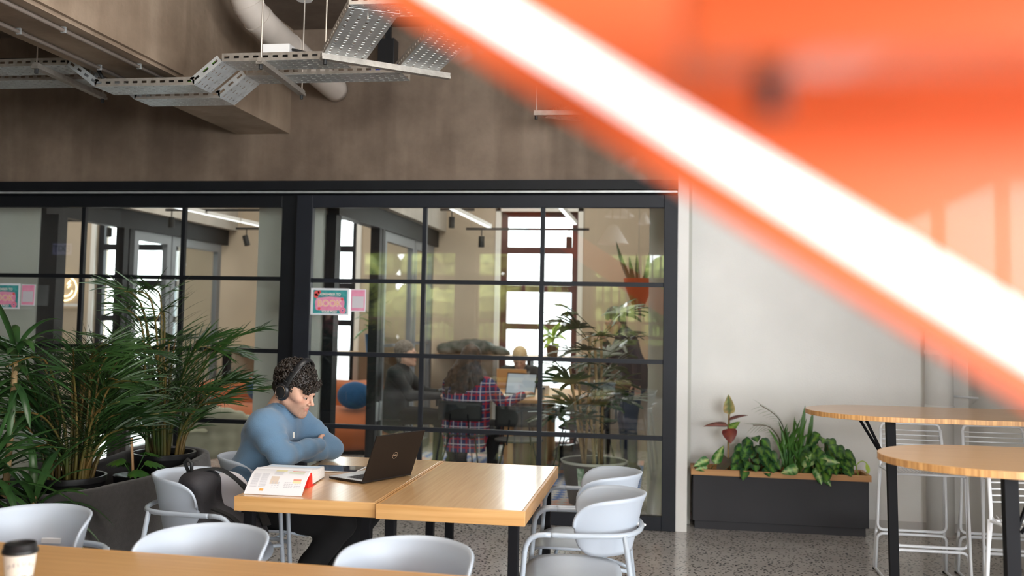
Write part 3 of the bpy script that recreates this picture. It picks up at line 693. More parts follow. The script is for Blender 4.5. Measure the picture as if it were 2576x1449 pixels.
# ================================================================ GREY ARMCHAIRS OF PLASTIC AND TUBE
def shell_grid(fn,nu,nv):
    b=MB();vs=[fn(i/nu,j/nv) for i in range(nu+1) for j in range(nv+1)];q=nv+1
    b.add(vs,[(i*q+j,(i+1)*q+j,(i+1)*q+j+1,i*q+j+1) for i in range(nu) for j in range(nv)]);return b.merge()
def make_chair(label):
    t=thing('armchair',label,'chair',(0,0,0),0,'pale grey tube-frame armchairs')
    # seat: rounded, slightly dished pad, front edge rolled down
    def seat(u,v):
        a=2*PI*u;rr=v
        x=math.copysign(abs(math.cos(a))**.72,math.cos(a))*.225*rr;y=math.copysign(abs(math.sin(a))**.72,math.sin(a))*.215*rr+.02
        z=.452-.016*(1-rr**2)-(.030*max(0,(y-.13)/.1)**2)+.012*(abs(x)/.22)**2
        return (x,y,z)
    b=shell_grid(seat,36,8);b.build('seat',m_chair,t,smooth=True,solid=.012)
    def back(u,v):
        s=math.sin((u-.5)*PI);hh=(max(0,1-abs(s)**8.0))**.45
        zz=.662+(v-.5)*.232*(.12+.88*hh)+.01*(1-s*s)
        ang=s*1.72;fl=(v-.5)*.05+.02*max(0,v-.82)*5*.4
        R=.212+fl
        return (math.sin(ang)*R*.86,-.035-math.cos(ang)*(R*1.05),zz)
    b=shell_grid(back,40,14);b.build('backrest',m_chair,t,smooth=True,solid=.009)
    # arm tube looping round the back
    L=[(-.262,.135,.648),(-.262,.0,.655),(-.258,-.08,.655),(-.235,-.17,.655),(-.16,-.245,.655),(0,-.275,.655)]
    P=L+[(-x,y,z) for x,y,z in L[-2::-1]]
    F=[(-.262,.20,.0+.0),(-.262,.185,.655)]
    loop=[(-.265,.235,0),(-.262,.165,.40),(-.262,.135,.655)]
    def side(s):return fillet([(s*.268,.235,0),(s*.262,.185,.655),(s*.262,-.02,.655)],.07)
    MB().tube(smooth_path([(-.262,.09,.655),(-.262,-.02,.655)]+L[3:]+[(-x,y,z) for x,y,z in L[4:2:-1]]+[(.262,-.02,.655),(.262,.09,.655)],5),.0105,10).build('armrest',m_chairmetal,t,smooth=True)
    for s in(-1,1):
        MB().tube(side(s)[:-1]+[V((s*.262,.088,.655))],.0105,10).build('leg',m_chairmetal,t,smooth=True)
        MB().tube([(s*.225,-.20,.655),(s*.235,-.235,.42),(s*.25,-.29,0)],.0105,10).build('leg',m_chairmetal,t,smooth=True)
    b=MB();b.tube(fillet([(-.262,.205,.425),(-.20,.12,.425),(-.2,-.14,.425),(-.235,-.235,.40)],.05),.009,8);b.tube(fillet([(.262,.205,.425),(.20,.12,.425),(.2,-.14,.425),(.235,-.235,.40)],.05),.009,8)
    b.tube([(-.2,.1,.425),(.2,.1,.425)],.008,8);b.tube([(-.2,-.13,.425),(.2,-.13,.425)],.008,8);b.build('seat_frame',m_chairmetal,t,smooth=True)
    b=MB();b.box(-.035,-.262,.655,.035,-.24,.672);b.sphere((0,-.287,.655),.006,8,5);b.build('back_fixing',m_whitepl,t)
    return t
ch=make_chair('pale grey armchair at the right table side, nearer the camera of the two')
ch.location=(-.36,4.10,0);ch.rotation_euler=(0,0,PI/2+.06)
CH='pale grey tube-frame armchairs'
copy_tree(ch,(-.39,4.66,0),PI/2+.03,'pale grey armchair at the right table side, farther one nearest the glazing')
copy_tree(ch,(-1.955,4.10,0),-PI/2,'pale grey armchair with the black backpack on it')
copy_tree(ch,(-1.93,4.68,0),-PI/2-.03,'pale grey armchair in which the man with headphones sits')
copy_tree(ch,(-2.16,3.02,0),PI+.12,'pale grey armchair behind the foreground table, leftmost, above the coffee cup')
copy_tree(ch,(-1.44,2.86,0),PI+.06,'pale grey armchair behind the foreground table, in front of the backpack chair')
copy_tree(ch,(-.772,2.83,0),PI-.02,'pale grey armchair behind the foreground table, in front of the table legs')

# ================================================================ BAR TABLES AND WIRE STOOLS
def bar_table(label,x0,x1,cy,wy,z,bs_=1):
    t=thing('bar_table',label,'table',(x0,cy,0),0,'round-ended bamboo bar tables');L=x1-x0;r=wy/2;poly=[]
    for i in range(25):
        a=PI/2+PI*i/24;poly.append((r*1.15+r*1.15*math.cos(a),r*math.sin(a)))
    for i in range(25):
        a=-PI/2+PI*i/24;poly.append((L-r+r*math.cos(a),r*math.sin(a)))
    MB().prism(poly,z-.025,z).build('tabletop',m_bamX,t,bevel=.002)
    n=len(poly);b=MB();e=[(x+(0),y) for x,y in poly]
    b.add([(p[0],p[1],z-.024) for p in poly]+[(p[0],p[1],z-.001) for p in poly],[(i,(i+1)%n,n+(i+1)%n,n+i) for i in range(n)])
    m_strip=MATS.get('strip_edge')
    if not m_strip:
        m_strip=wood('strip_edge',(.42,.19,.06),(.75,.42,.16),'Z',90,.5,.1)
    b.build('edge_band',m_strip,t,solid=.003)
    b=MB();b.box(.36,-.045,z-.052,L-.36,.045,z-.025);b.prism([(.28,-.05),(.40,-.05),(.40,.05),(.28,.05)],z-.045,z-.026);b.build('rail',m_blacksteel,t,bevel=.003)
    for s,xx in((1,.43),(-1,L-.43)):
        MB().bar((xx,0,z-.04),(xx+.02*s,0,0),.042,.045,(1,0,0)).build('leg',m_blacksteel,t)
        for q in(-1,1):MB().bar((xx-.03*s*bs_,q*.02,z-.25),(xx-.15*s*bs_,q*.12,z-.03),.009,.012).build('brace',m_blacksteel,t)
        MB().lathe([(0,0),(.085,0),(.085,.01),(0,.012)],32,(xx+.02*s,0,0)).build('base_plate',m_blacksteel,t,smooth=True,angle=40)
    return t
bar_table('long round-ended bamboo bar table, farther of the two, by the planter box',.752,3.0,5.40,.72,1.05)
bar_table('round-ended bamboo bar table, nearer of the two, at the right edge',.755,2.9,3.62,.68,1.05,-1)
def make_stool(label):
    t=thing('wire_bar_stool',label,'stool',(0,0,0),0,'white wire bar stools');r=.009
    for s in(-1,1):
        P=fillet([(s*.20,.20,.655),(s*.205,.26,.0+.012),(s*.205,-.30,.012),(s*.185,-.19,.64),(s*.175,-.235,.87)],.05)
        MB().tube(P,r,8).build('side_frame',m_whitemetal,t,smooth=True)
    b=MB();b.tube(fillet([(-.175,-.235,.80),(-.172,-.245,.90),(.172,-.245,.90),(.175,-.235,.80)],.035),r*.9,8)
    for k in range(6):
        z=.72+.028*k;y=-.205-.04*(z-.65)/.25;b.tube([(-.18,y,z),(.18,y,z)],.004,6)
    b.build('backrest',m_whitemetal,t,smooth=True)
    b=MB();b.tube(fillet([(-.19,.2,.655),(-.19,-.19,.64),(.19,-.19,.64),(.19,.2,.655)],.03)+[V((-.19,.2,.655))],r*.8,8)
    for k in range(17):
        x=-.18+.0225*k;b.tube([(x,.2,.655),(x,.05,.638),(x,-.12,.632),(x,-.2,.66)],.0032,5)
    b.build('seat',m_whitemetal,t,smooth=True)
    for y in(.215,-.215):
        b=MB();b.tube(fillet([(-.19,y*.92,.645),(-.20,y,.255),(.20,y,.255),(.19,y*.92,.645)],.04),r,8)
        b.tube(fillet([(-.205,y*1.15,.01),(-.20,y,.232),(.20,y,.232),(.205,y*1.15,.01)],.04),r,8);b.build('footrest',m_whitemetal,t,smooth=True)
    b=MB()
    for sx in(-1,1):
        for y in(.23,-.27):b.box(sx*.205-.012,y-.015,-.001,sx*.205+.012,y+.015,.01)
    b.build('glides',m_cap,t)
    return t
s0=make_stool('white wire bar stool beside the planter box, left one beyond the far bar table');s0.location=(1.50,6.08,0);s0.rotation_euler=(0,0,PI)
copy_tree(s0,(1.985,6.10,0),PI,'white wire bar stool under the far bar table, right one before the white pipe')
copy_tree(s0,(1.66,4.5,0),PI+.15,'white wire bar stool between the two bar tables at the right edge')

# white pipe, bracket and red tab on the right wall
t=thing('wall_pipe','fat white painted pipe standing against the right wall','pipe',(1.985,7.5,0));MB().tube([(0,0,0),(0,0,3.72)],.095,24).build('pipe',m_wallw,t,smooth=True)
for z in(.9,1.3):MB().tube([(0,0,z),(0,0,z+.03)],.1,24).build('joint_band',m_wallw,t,smooth=True,angle=40)
t=thing('wall_bracket','thin white wall bracket with a short upright end right of the pipe','bracket',(2.08,7.56,.995))
MB().tube([(0,0,0),(.26,-.3,0)],.008,8).build('arm',m_whitemetal,t);MB().box(.25,-.31,-.08,.27,-.29,.08).build('end_plate',m_whitemetal,t)
tag(MB().box(2.195,6.25,.93,2.22,6.33,1.12).build('fire_tag',mat('dull_red',(.45,.10,.08),.6)),'small dull red tag on the right wall under the orange stair','tag')

# ================================================================ FOREGROUND COFFEE CUP
t=thing('paper_cup','cream paper coffee cup with black lid on the foreground table','cup',(-1.682,2.375,.75))
def cupR(z):return .029+.0125*(z/.112)
MB().lathe([(.0,0),(.029,0),(.0415,.112),(.040,.114),(.038,.112),(0,.109)],40).build('cup_body',m_cup,t,smooth=True,angle=50)
MB().lathe([(.0445,.106),(.0455,.109),(.0445,.115),(.0415,.118),(.0405,.128),(.0375,.132),(.035,.129),(0,.128)],40).build('lid',m_potblack,t,smooth=True,angle=50)
def cupwarp(z0,ph,tilt=0):
    def f(p):
        z=z0+p.y-14*p.x*p.x*tilt;a=ph+p.x/cupR(z);R=cupR(z)+.0004+p.z;return Vector((math.sin(a)*R,-math.cos(a)*R,z))
    return f
aim=math.atan2(1.70,2.365)  # towards the camera
text_mesh('D E L U X E',.0145,.0002,'lettering',m_ink,t,warp=cupwarp(.083,aim+.12,.55))
text_mesh('D',.026,.0002,'emblem_letter',m_ink2,t,warp=cupwarp(.042,aim+.2,0),shear=.35)
b=MB();n=40
for i in range(n):
    a0,a1=2*PI*i/n,2*PI*(i+1)/n;f=cupwarp(.043,aim+.2)
    b.quad(*[f(V((math.cos(a)*r,math.sin(a)*r,.0001))) for a,r in((a0,.0205),(a1,.0205),(a1,.0198),(a0,.0198))])
for x0,x1 in((-.062,-.023),(.023,.062)):
    for i in range(8):
        xa,xb=x0+(x1-x0)*i/8,x0+(x1-x0)*(i+1)/8;f=cupwarp(.043,aim+.2);b.quad(f(V((xa,-.005,.0001))),f(V((xb,-.005,.0001))),f(V((xb,.005,.0001))),f(V((xa,.005,.0001))))
b.build('emblem_ring',m_ink,t)

# ================================================================ LAPTOP, TABLET, BOOK
t=thing('laptop','open black laptop with a round logo on its lid on the left bamboo table','laptop',(-1.31,4.30,.75),0)
# local frame: hinge along X', keyboard towards -Y'
H0,H1=V((-1.325,4.20,0)),V((-1.172,4.505,0));ux=(H0-H1).normalized();uy=V((0,0,1)).cross(ux)   # uy points away from the user
if uy.x<0:uy=-uy
LW,LD=.325,.215
Lm=Matrix((( -ux.x,uy.x,0,0),(-ux.y,uy.y,0,0),(0,0,1,0),(0,0,0,1)))
Lm.translation=V(((H0+H1)/2).to_tuple())-V((-1.31,4.30,0))
if Lm.to_3x3().determinant()<0: Lm=Lm@Matrix.Scale(-1,4,(1,0,0))
mk=lambda:MB()
mk().box(-LW/2,-LD,.003,LW/2,0,.012).xf(Lm).build('base',m_lap,t,bevel=.003)
mk().box(-LW/2+.003,-LD+.003,.012,LW/2-.003,-.004,.0135).xf(Lm).build('deck',m_lapb,t)
b=mk()
for r in range(5):
    for c in range(13):b.box(-LW/2+.028+c*.0208,-.035-r*.02-.016,.0135,-LW/2+.028+c*.0208+.017,-.035-r*.02,.0152)
b.xf(Lm).build('keys',m_key,t)
mk().box(-.05,-LD+.02,.0135,.05,-.14,.0139).xf(Lm).build('touchpad',mat('touchpad_grey',(.5,.52,.54),.3),t)
tilt=Matrix.Translation((0,-.002,.012))@Matrix.Rotation(math.radians(-21),4,'X')
lid=mk().box(-LW/2,-.004,0,LW/2,.003,.222).xf(Lm@tilt).build('lid',m_lap,t,bevel=.002)
mk().box(-LW/2+.008,-.005,.01,LW/2-.008,-.0042,.214).xf(Lm@tilt).build('screen',m_screen,lid)
ringm=Lm@tilt@Matrix.Translation((0,.0034,.112))@Matrix.Rotation(-PI/2,4,'X')@Matrix.Rotation(PI,4,'Z')
b=MB()
for i in range(40):
    a0,a1=2*PI*i/40,2*PI*(i+1)/40;b.quad(*[(math.cos(a)*r,math.sin(a)*r,.0006) for a,r in((a0,.0165),(a1,.0165),(a1,.0145),(a0,.0145))])
b.xf(ringm).build('logo_ring',m_logo,lid)
text_mesh('DELL',.0115,.0004,'logo_letters',m_logo,lid,ringm@Matrix.Translation((0,0,.0004)),bold=.0003)

t=thing('tablet','dark glass tablet in a slim case lying left of the laptop','tablet',(-1.565,4.565,.75),.0)
b=MB();b.box(-.12,-.085,.001,.12,.085,.007);b.build('case',m_whitepl,t,bevel=.002)
MB().box(-.116,-.081,.007,.116,.081,.0085).build('screen',m_screen,t);MB().tube([(.124,-.07,.008),(.128,.06,.008)],.004,8).build('stylus',m_whitepl,t,smooth=True)
t.rotation_euler=(0,0,.02)

bk=thing('open_book','thick open textbook lying over the front left corner of the bamboo table','book',(-1.60,4.02,.75),0)
# local: x right, y away; spine roughly along X at y=.1; left page block thin and drooping to the table, right block thick
def page_sheet(z_of,x0,x1,y0,y1,nx=4,ny=16,skew=0):
    b=MB();vs=[];q=ny+1
    for i in range(nx+1):
        for j in range(ny+1):
            u=i/nx;v=j/ny;y=y0+(y1-y0)*v;vs.append((x0+(x1-x0)*u+skew*(v),y,z_of(v)))
    b.add(vs,[(i*q+j,(i+1)*q+j,(i+1)*q+j+1,i*q+j+1) for i in range(nx) for j in range(ny)]);return b
def fz(v): return .004+.062*math.sin(min(1,v*1.08)*PI/2)**1.15
SK=-.04
prof=[(v,fz(v)) for v in [i/16 for i in range(17)]]
# near page block: arched sheet pile from the table edge up to the spine
b=MB();y0,y1=-.165,.075
N_=17;vs=[]
for side_x,sk in((-.125,0),(.125,0)):
    for v,z in prof:vs.append((side_x+SK*v*1.2,y0+(y1-y0)*v,z))
    for v,z in prof:vs.append((side_x+SK*v*1.2,y0+(y1-y0)*v+.004*v,max(.0015,z-.004-.010*v)))
fs=[]
for i in range(N_-1):
    fs+=[(i,i+1,2*N_+i+1,2*N_+i),(N_+i,2*N_+N_+i,2*N_+N_+i+1,N_+i+1),(i,N_+i,N_+i+1,i+1),(2*N_+i,2*N_+i+1,3*N_+i+1,3*N_+i)]
fs+=[(0,2*N_,3*N_,N_),(N_-1,2*N_-1,4*N_-1,3*N_-1)]
b.add(vs,fs);b.build('page_block',m_paper,bk,smooth=True,angle=50)
# far page block: thick pile with rounded fore side
pr=[(.075,.066),(.09,.070),(.12,.066),(.20,.058),(.292,.053),(.300,.006),(.09,.004),(.080,.02),(.073,.045)]
b=MB();n=len(pr);vs=[(x+SK*1.2-.06*(y-.075),y,z) for x in(-.125,.128) for y,z in pr]
b.add(vs,[tuple(range(n-1,-1,-1)),tuple(range(n,2*n))]+[(i,(i+1)%n,n+(i+1)%n,n+i) for i in range(n)]);b.build('page_block',m_pageedge,bk,bevel=.003)
b=MB();b.add([(x+SK*1.2-.06*(y-.075),y,z+.0008) for x in(-.125,.128) for y,z in pr[:5]],[(i,i+1,5+i+1,5+i) for i in range(4)]);b.build('top_page',m_paper,bk,smooth=True)
# red cover along the spine
cv=[(.02,.001),(.03,.02),(.05,.048),(.068,.060),(.075,.048),(.085,.003),(.13,.001),(.13,-.0005),(.06,0)]
b=MB();n=len(cv);vs=[(x+SK*1.2,y,max(z,0)) for x in(-.130,.133) for y,z in cv];b.add(vs,[tuple(range(n-1,-1,-1)),tuple(range(n,2*n))]+[(i,(i+1)%n,n+(i+1)%n,n+i) for i in range(n)]);b.build('cover',m_red,bk)
def pz(u,v): # point on near page: u across 0..1, v 0..1 up the slope
    return (-.125+.25*u+SK*v*1.2,y0+(y1-y0)*v,fz(v)+.0007)
def patch(b,u0,u1,v0,v1,nseg=4):
    for i in range(nseg):
        a,c=v0+(v1-v0)*i/nseg,v0+(v1-v0)*(i+1)/nseg;b.quad(pz(u0,a),pz(u1,a),pz(u1,c),pz(u0,c))
m_txt=mat('print_grey',(.55,.54,.58),.8);m_fig1=mat('print_tan',(.72,.60,.50),.8);m_fig2=mat('print_yellow',(.85,.78,.45),.8);m_fig3=mat('print_coral',(.80,.33,.24),.8);m_fig4=mat('print_pale_blue',(.62,.74,.88),.8);m_fig5=mat('print_green',(.72,.76,.62),.8)
b=MB()
for i in range(14):
    for u0,u1 in((.05,.17),(.20,.32)): patch(b,u0,u1,.22+i*.035,.232+i*.035,1)
for u in(.42,.47,.52,.64,.68,.72,.76,.82,.86,.9):
    for i in range(4):patch(b,u,u+.03,.22+i*.05,.235+i*.05,1)
for i in range(6):patch(b,.40,.56,.66+i*.03,.668+i*.03,1)
b.build('printed_text',m_txt,bk)
b=MB();patch(b,.38,.52,.32,.58);b.build('printed_figure',m_fig1,bk)
b=MB();patch(b,.78,.92,.44,.50);patch(b,.70,.93,.86,.92);b.build('printed_figure',m_fig3,bk)
b=MB();patch(b,.78,.92,.36,.435);patch(b,.40,.60,.84,.97);b.build('printed_figure',m_fig2,bk)
b=MB();patch(b,.65,.93,.72,.85);b.build('printed_figure',m_fig5,bk)
b=MB();patch(b,.24,.31,.10,.17);b.build('printed_tab',m_gold,bk)
b=MB()
for u0,u1 in((-.12,0.0),(.0,.12)):
    b.quad(*[(u+SK*1.2-.06*(y-.075)+.0,y,z) for u,y,z in ((u0,.20,.0592),(u1,.20,.0592),(u1,.285,.0545),(u0,.285,.0545))])
b.build('printed_figure',m_fig4,bk)
bk.rotation_euler=(0,0,.02)

# ================================================================ POSTERS ON THE GLASS
def poster(x,lab,lab2):
    t=thing('poster',lab,'poster',(x,7.115,1.50),0,'booking posters on the glazed panels')
    MB().box(0,-.001,0,.305,.003,.205).build('laminate',mat('laminate_white',(.80,.82,.86),.2),t)
    p=MB().box(.02,-.0022,.012,.29,-.001,.19).build('teal_sheet',m_teal,t)
    poly=[(.04,.05),(.05,.035),(.15,.032),(.265,.04),(.272,.10),(.26,.135),(.15,.14),(.05,.13),(.035,.10)]
    b=MB();b.add([(x_,-.0028,z) for x_,z in poly],[tuple(range(len(poly)))]);b.build('pink_banner',m_pink,p)
    R=Matrix.Rotation(PI/2,4,'X')
    text_mesh('REMEMBER TO',.026,.0002,'lettering',m_cream,p,Matrix.Translation((.155,-.0032,.158))@R,bold=.0006)
    text_mesh('BOOK',.068,.0002,'lettering',m_cream,p,Matrix.Translation((.152,-.0033,.087))@R,bold=.0022)
    text_mesh('BOOK',.068,.0002,'lettering',m_gold,p,Matrix.Translation((.152,-.0039,.087))@R,bold=-.0008)
    text_mesh('YOUR POD!',.023,.0002,'lettering',m_cream,p,Matrix.Translation((.152,-.0032,.024))@R,bold=.0006)
    b=MB()
    for cx_,cz,r in((.048,.165,.022),(.043,.145,.018),(.068,.175,.014),(.252,.122,.011),(.07,.048,.011)):
        b.add([(cx_+r*math.cos(a),-.0036,cz+r*math.sin(a)) for a in [2*PI*i/14 for i in range(14)]],[tuple(range(14))])
    b.build('red_blossom',m_redp,p)
    for r,m_,y in((.026,m_pink,-.0036),(.019,m_redp,-.0038),(.016,m_pink,-.004),(.005,m_bluev,-.0042)):
        b=MB();b.add([(.258+r*math.cos(a),y,.036+r*math.sin(a)) for a in [2*PI*i/20 for i in range(20)]],[tuple(range(20))]);b.build('round_badge',m_,p)
    t=thing('poster',lab2,'poster',(x+.318,7.115,1.53),0,'small pink notices on the glazed panels')
    MB().box(0,-.001,0,.12,.003,.17).build('laminate',MATS['laminate_white'],t)
    MB().box(.004,-.002,.006,.114,-.001,.164).build('pink_sheet',m_pink,t);MB().box(.013,-.003,.028,.105,-.002,.115).build('pale_square',mat('pale_square_print',(.66,.62,.66),.6),t)
poster(-2.69,'teal and pink poster saying BOOK on the right glazed panel','small pink notice beside the BOOK poster on the right panel')
poster(-5.46,'teal and pink BOOK poster on the left glazed panel, cut by the frame edge','small pink notice beside the BOOK poster at far left')

# ================================================================ PEOPLE
def frame(face,upv=(0,0,1),origin=(0,0,0)):
    """matrix taking head space (face -Y, up Z) to the world"""
    y=-Vector(face).normalized();z=Vector(upv);z=(z-y*z.dot(y)).normalized();x=y.cross(z)
    m=Matrix((x,y,z)).transposed().to_4x4();m.translation=Vector(origin);return m
def head_sdf(res,lo=(-.105,-.14,-.20),hi=(.105,.135,.155),neck=None,female=False):
    s=SDF(lo,hi,res)
    s.ell((0,.018,.045),(.074,.095,.086),.02).ell((0,-.030,-.022),(.055,.064,.092),.03)
    for sx in(-1,1):
        s.cone((sx*.051,.006,-.056),(sx*.015,-.067,-.101),.017,.015,.028)
        s.ell((sx*.043,-.056,-.014),(.019,.022,.017),.022)
        s.cone((sx*.006,-.089,.021),(sx*.042,-.070,.022),.008,.007,.014)
        s.ell((sx*.060,-.03,.01),(.014,.03,.03),.02)
    s.ell((0,-.075,-.104),(.018,.017,.015),.02)
    s.cone((0,-.060,-.058),(0,-.072,-.075),.028,.022,.02)
    for sx in(-1,1): s.ell((sx*.030,-.104,.003),(.017,.020,.011),.012,cut=True)
    s.cone((0,-.087,.016),(0,-.108,-.022),.0060,.0080,.010);s.ell((0,-.1125,-.029),(.0092,.0105,.0085),.007)
    for sx in(-1,1): s.ell((sx*.0105,-.098,-.032),(.0075,.0095,.0065),.006)
    for sx in(-1,1):
        s.ell((sx*.030,-.0765,.0035),(.0145,.0118,.0125),.003)         # eyeball bulge / lids
        s.ell((sx*.079,.012,-.004),(.007,.017,.029),.007,rot=[(1,0,0),(0,.97,.24),(0,-.24,.97)])
        s.ell((sx*.086,.006,-.002),(.006,.009,.017),.006,cut=True)
    s.cone((-.019,-.0875,-.0572),(0,-.0945,-.0562),.0032,.0048,.005);s.cone((.019,-.0875,-.0572),(0,-.0945,-.0562),.0032,.0048,.005)
    s.cone((-.015,-.0875,-.0645),(0,-.0925,-.0672),.0036,.0056,.005);s.cone((.015,-.0875,-.0645),(0,-.0925,-.0672),.0036,.0056,.005)
    s.ell((0,-.0985,-.0613),(.021,.006,.0012),.003,cut=True)
    s.ell((0,-.093,-.080),(.014,.006,.004),.01,cut=True)
    if neck: s.cone((0,.03,-.03),neck,.052 if female else .057,.054 if female else .060,.03)
    return s
def skin_color(base,stub=0.0,lips=(.50,.19,.15)):
    base=np.array(base)
    def f(V):
        x,y,z=V[:,0],V[:,1],V[:,2];c=np.tile(base,(len(V),1))
        def bl(w,col):
            nonlocal c;w=np.clip(w,0,1)[:,None];c=c*(1-w)+np.array(col)*w
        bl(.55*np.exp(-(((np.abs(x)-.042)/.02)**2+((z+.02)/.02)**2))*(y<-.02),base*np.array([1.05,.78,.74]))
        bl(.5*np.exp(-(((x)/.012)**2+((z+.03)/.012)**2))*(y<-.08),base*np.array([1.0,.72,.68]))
        if stub:
            w=1/(1+np.exp(-( -z-.043-.35*np.maximum(0,np.abs(x)-.03))/.006));w2=w*(y<.035)*(z>-.135);bl(stub*w2*(.72+.28*np.sin(x*2900)*np.sin(y*2600+1)*np.sin(z*2700)),(.13,.075,.05))
        bl(.95*np.exp(-((x/.0185)**4+((z+.0625)/.0085)**4))*(y<-.080),lips)
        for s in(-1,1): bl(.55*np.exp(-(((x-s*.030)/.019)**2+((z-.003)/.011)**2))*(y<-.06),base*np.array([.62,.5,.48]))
        return c
    return f
m_lid=mat('eyelid_skin',(.50,.28,.20),.5)
def eyes_brows(Mh,par,look=-.003,bm=None,lidm=None):
    for s in(-1,1):
        b=MB();b.sphere((s*.030,-.0775,.0025),.0122,18,14);o=b.xf(Mh).build('eyeball',mat('eye_white',(.55,.50,.47),.2),par,smooth=True)
        b=MB();c=V((s*.030+.001,-.0890,look-.001));b.sphere(tuple(c),.0056,12,8,(1,.32,1));b.xf(Mh).build('iris',mat('dark_iris',(.03,.018,.012),.1),o,smooth=True)
        # lids close over the eyeball from above and below
        sk=SDF((s*.030-.02,-.098,-.015),(s*.030+.02,-.055,.022),.0012);sk.ell((s*.030,-.0775,.0028),(.0150,.0134,.0132),.0)
        sk.ell((s*.030,-.092,-.0012),(.0150,.018,.0036),.0015,cut=True);sk.build('eyelid',lidm or m_lid,par,mwl=Mh)
        b=MB();P=[(s*.030+.0142*math.cos(a),-.0792-.0125*math.sin(a),.0022+.0012*math.sin(a)) for a in [PI*i/8 for i in range(9)]]
        b.tube(P,.0011,6);b.xf(Mh).build('eyelash',bm or m_hair,par,smooth=True)
        b=MB();P=[V((s*.012,-.0925,.0235)),V((s*.024,-.0925,.0275)),V((s*.036,-.0845,.0275)),V((s*.048,-.073,.0215))]
        b.tube(smooth_path(P,4),[.0022,.0026,.0028,.0030,.0030,.0030,.0028,.0026,.0024,.0020,.0016,.0012,.001],6);b.xf(Mh).build('eyebrow',bm or m_hair,par,smooth=True)
def curl(s,p,nrm,rng,r0,L,k=.004,rad=.0048):
    t=V(nrm).orthogonal().normalized();bt=V(nrm).cross(t);a=rng.uniform(0,6.28);pts=[]
    n=6
    for i in range(n):
        aa=a+i*.95;pts.append(V(p)+V(nrm)*(.003+L*i/n*.35)+t*math.cos(aa)*r0+bt*math.sin(aa)*r0)
    for i in range(n-1): s.cone(pts[i],pts[i+1],rad*(1-.1*i),rad*(1-.1*(i+1)),k)
def pole(a,b,l1,l2,hint):
    """joint position of a two-bone limb from a to b bending towards hint"""
    a=V(a);b=V(b);d=b-a;L=min(d.length,(l1+l2)*.999);u=d.normalized();x=(l1*l1-l2*l2+L*L)/(2*L);h=math.sqrt(max(0,l1*l1-x*x));w=V(hint)-a;w=(w-u*w.dot(u)).normalized();return a+u*x+w*h
def hand(s,wrist,dirv,palmn,curl_=.5,side=1,sc=1.0,k=.006):
    d=V(dirv).normalized();n=V(palmn);n=(n-d*n.dot(d)).normalized();x=d.cross(n)*side;w=V(wrist)
    pc=w+d*.045*sc;s.cone(w,pc,.024*sc,.022*sc,.012);
    for i,o in enumerate((-.028,-.010,.009,.026)): s.cone(w+d*.02*sc+x*o*.7*sc,w+d*.085*sc+x*o*sc,.013*sc,.0115*sc,.010)
    for i,(o,L) in enumerate(((-.029,.062),(-.010,.078),(.009,.082),(.027,.07))):
        p=w+d*.085*sc+x*o*sc;dd=d.copy()
        for j,seg in enumerate((.45,.32,.23)):
            dd=(dd+n*curl_*(.55+.25*j)).normalized();q=p+dd*L*seg*sc;s.cone(p,q,(.0092-.0008*j)*sc,(.0086-.0010*j)*sc,.004);p=q
    p=w+d*.02*sc+x*.026*sc;
    for j,(dd,L) in enumerate(((d*.5+x*.85+n*.2,.040),(d*.8+x*.45+n*.4,.030),(d*.9+x*.1+n*.6,.024))):
        q=p+dd.normalized()*L*sc;s.cone(p,q,(.0125-.0015*j)*sc,(.011-.0015*j)*sc,.006);p=q
def folds(amp,seeds,freq=38):
    def f(X,Y,Z):
        r=0
        for (a,b,c,p) in seeds: r=r+np.sin(freq*(a*X+b*Y+c*Z)+p+1.6*np.sin(9*(b*X-c*Y+a*Z)+p))
        return amp*r/len(seeds)
    return f

# ---- the man at the laptop
man=thing('person','person in a blue sweatshirt and black headphones sitting at the bamboo table, arms crossed','person',(-1.93,4.66,0))
OM=V((-1.93,4.66,0))
HC=V((-1.800,4.60,1.128));FD=V((.93,-.20,-.40));Mh=frame(FD,(.10,-.16,1),HC)
pel=V((-2.03,4.67,.54));che=V((-1.925,4.655,.90));nk=V((-1.865,4.635,1.025))
shN=V((-1.905,4.475,.965));shF=V((-1.885,4.835,.965))
elN=V((-1.795,4.43,.815));elF=V((-1.690,4.835,.808))
wrN=V((-1.700,4.67,.850));wrF=V((-1.785,4.60,.815))
kneeN=V((-1.53,4.54,.50));kneeF=V((-1.49,4.83,.50));ankN=V((-1.80,4.53,.10));ankF=V((-1.72,4.83,.10))
s=head_sdf(.0024,lo=(-.105,-.14,-.21),neck=(0,.075,-.175))
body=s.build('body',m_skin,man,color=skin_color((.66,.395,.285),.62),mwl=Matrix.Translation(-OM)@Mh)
# torso, arms and hands under the clothes, joined into the same body mesh
s=SDF((-2.25,4.3,.4),(-1.4,5.05,1.12),.009)
s.cone(pel,che,.08,.075,.05).cone(che,nk,.07,.045,.05)
for sh,el,wr in((shN,elN,wrN),(shF,elF,wrF)): s.cone(che,sh,.07,.035,.04).cone(sh,el,.034,.028,.02).cone(el,wr,.028,.022,.02)
b2=s.build('body_lower',m_skin,None,origin=OM,color=lambda V_:np.tile(np.array((.66,.395,.285)),(len(V_),1)))
s=SDF((-1.98,4.35,.74),(-1.5,4.90,.98),.0035)
hand(s,wrN+V((-.004,-.01,.0)),(-.25,.90,.10),(.8,.15,-.3),.22,1,.92)
hand(s,wrF+V((.0,.01,0)),(-.55,-.75,.10),(.5,-.3,-.3),.15,-1,.92)
b3=s.build('body_hands',m_skin,None,origin=OM,color=lambda V_:np.tile(np.array((.66,.36,.25)),(len(V_),1)))
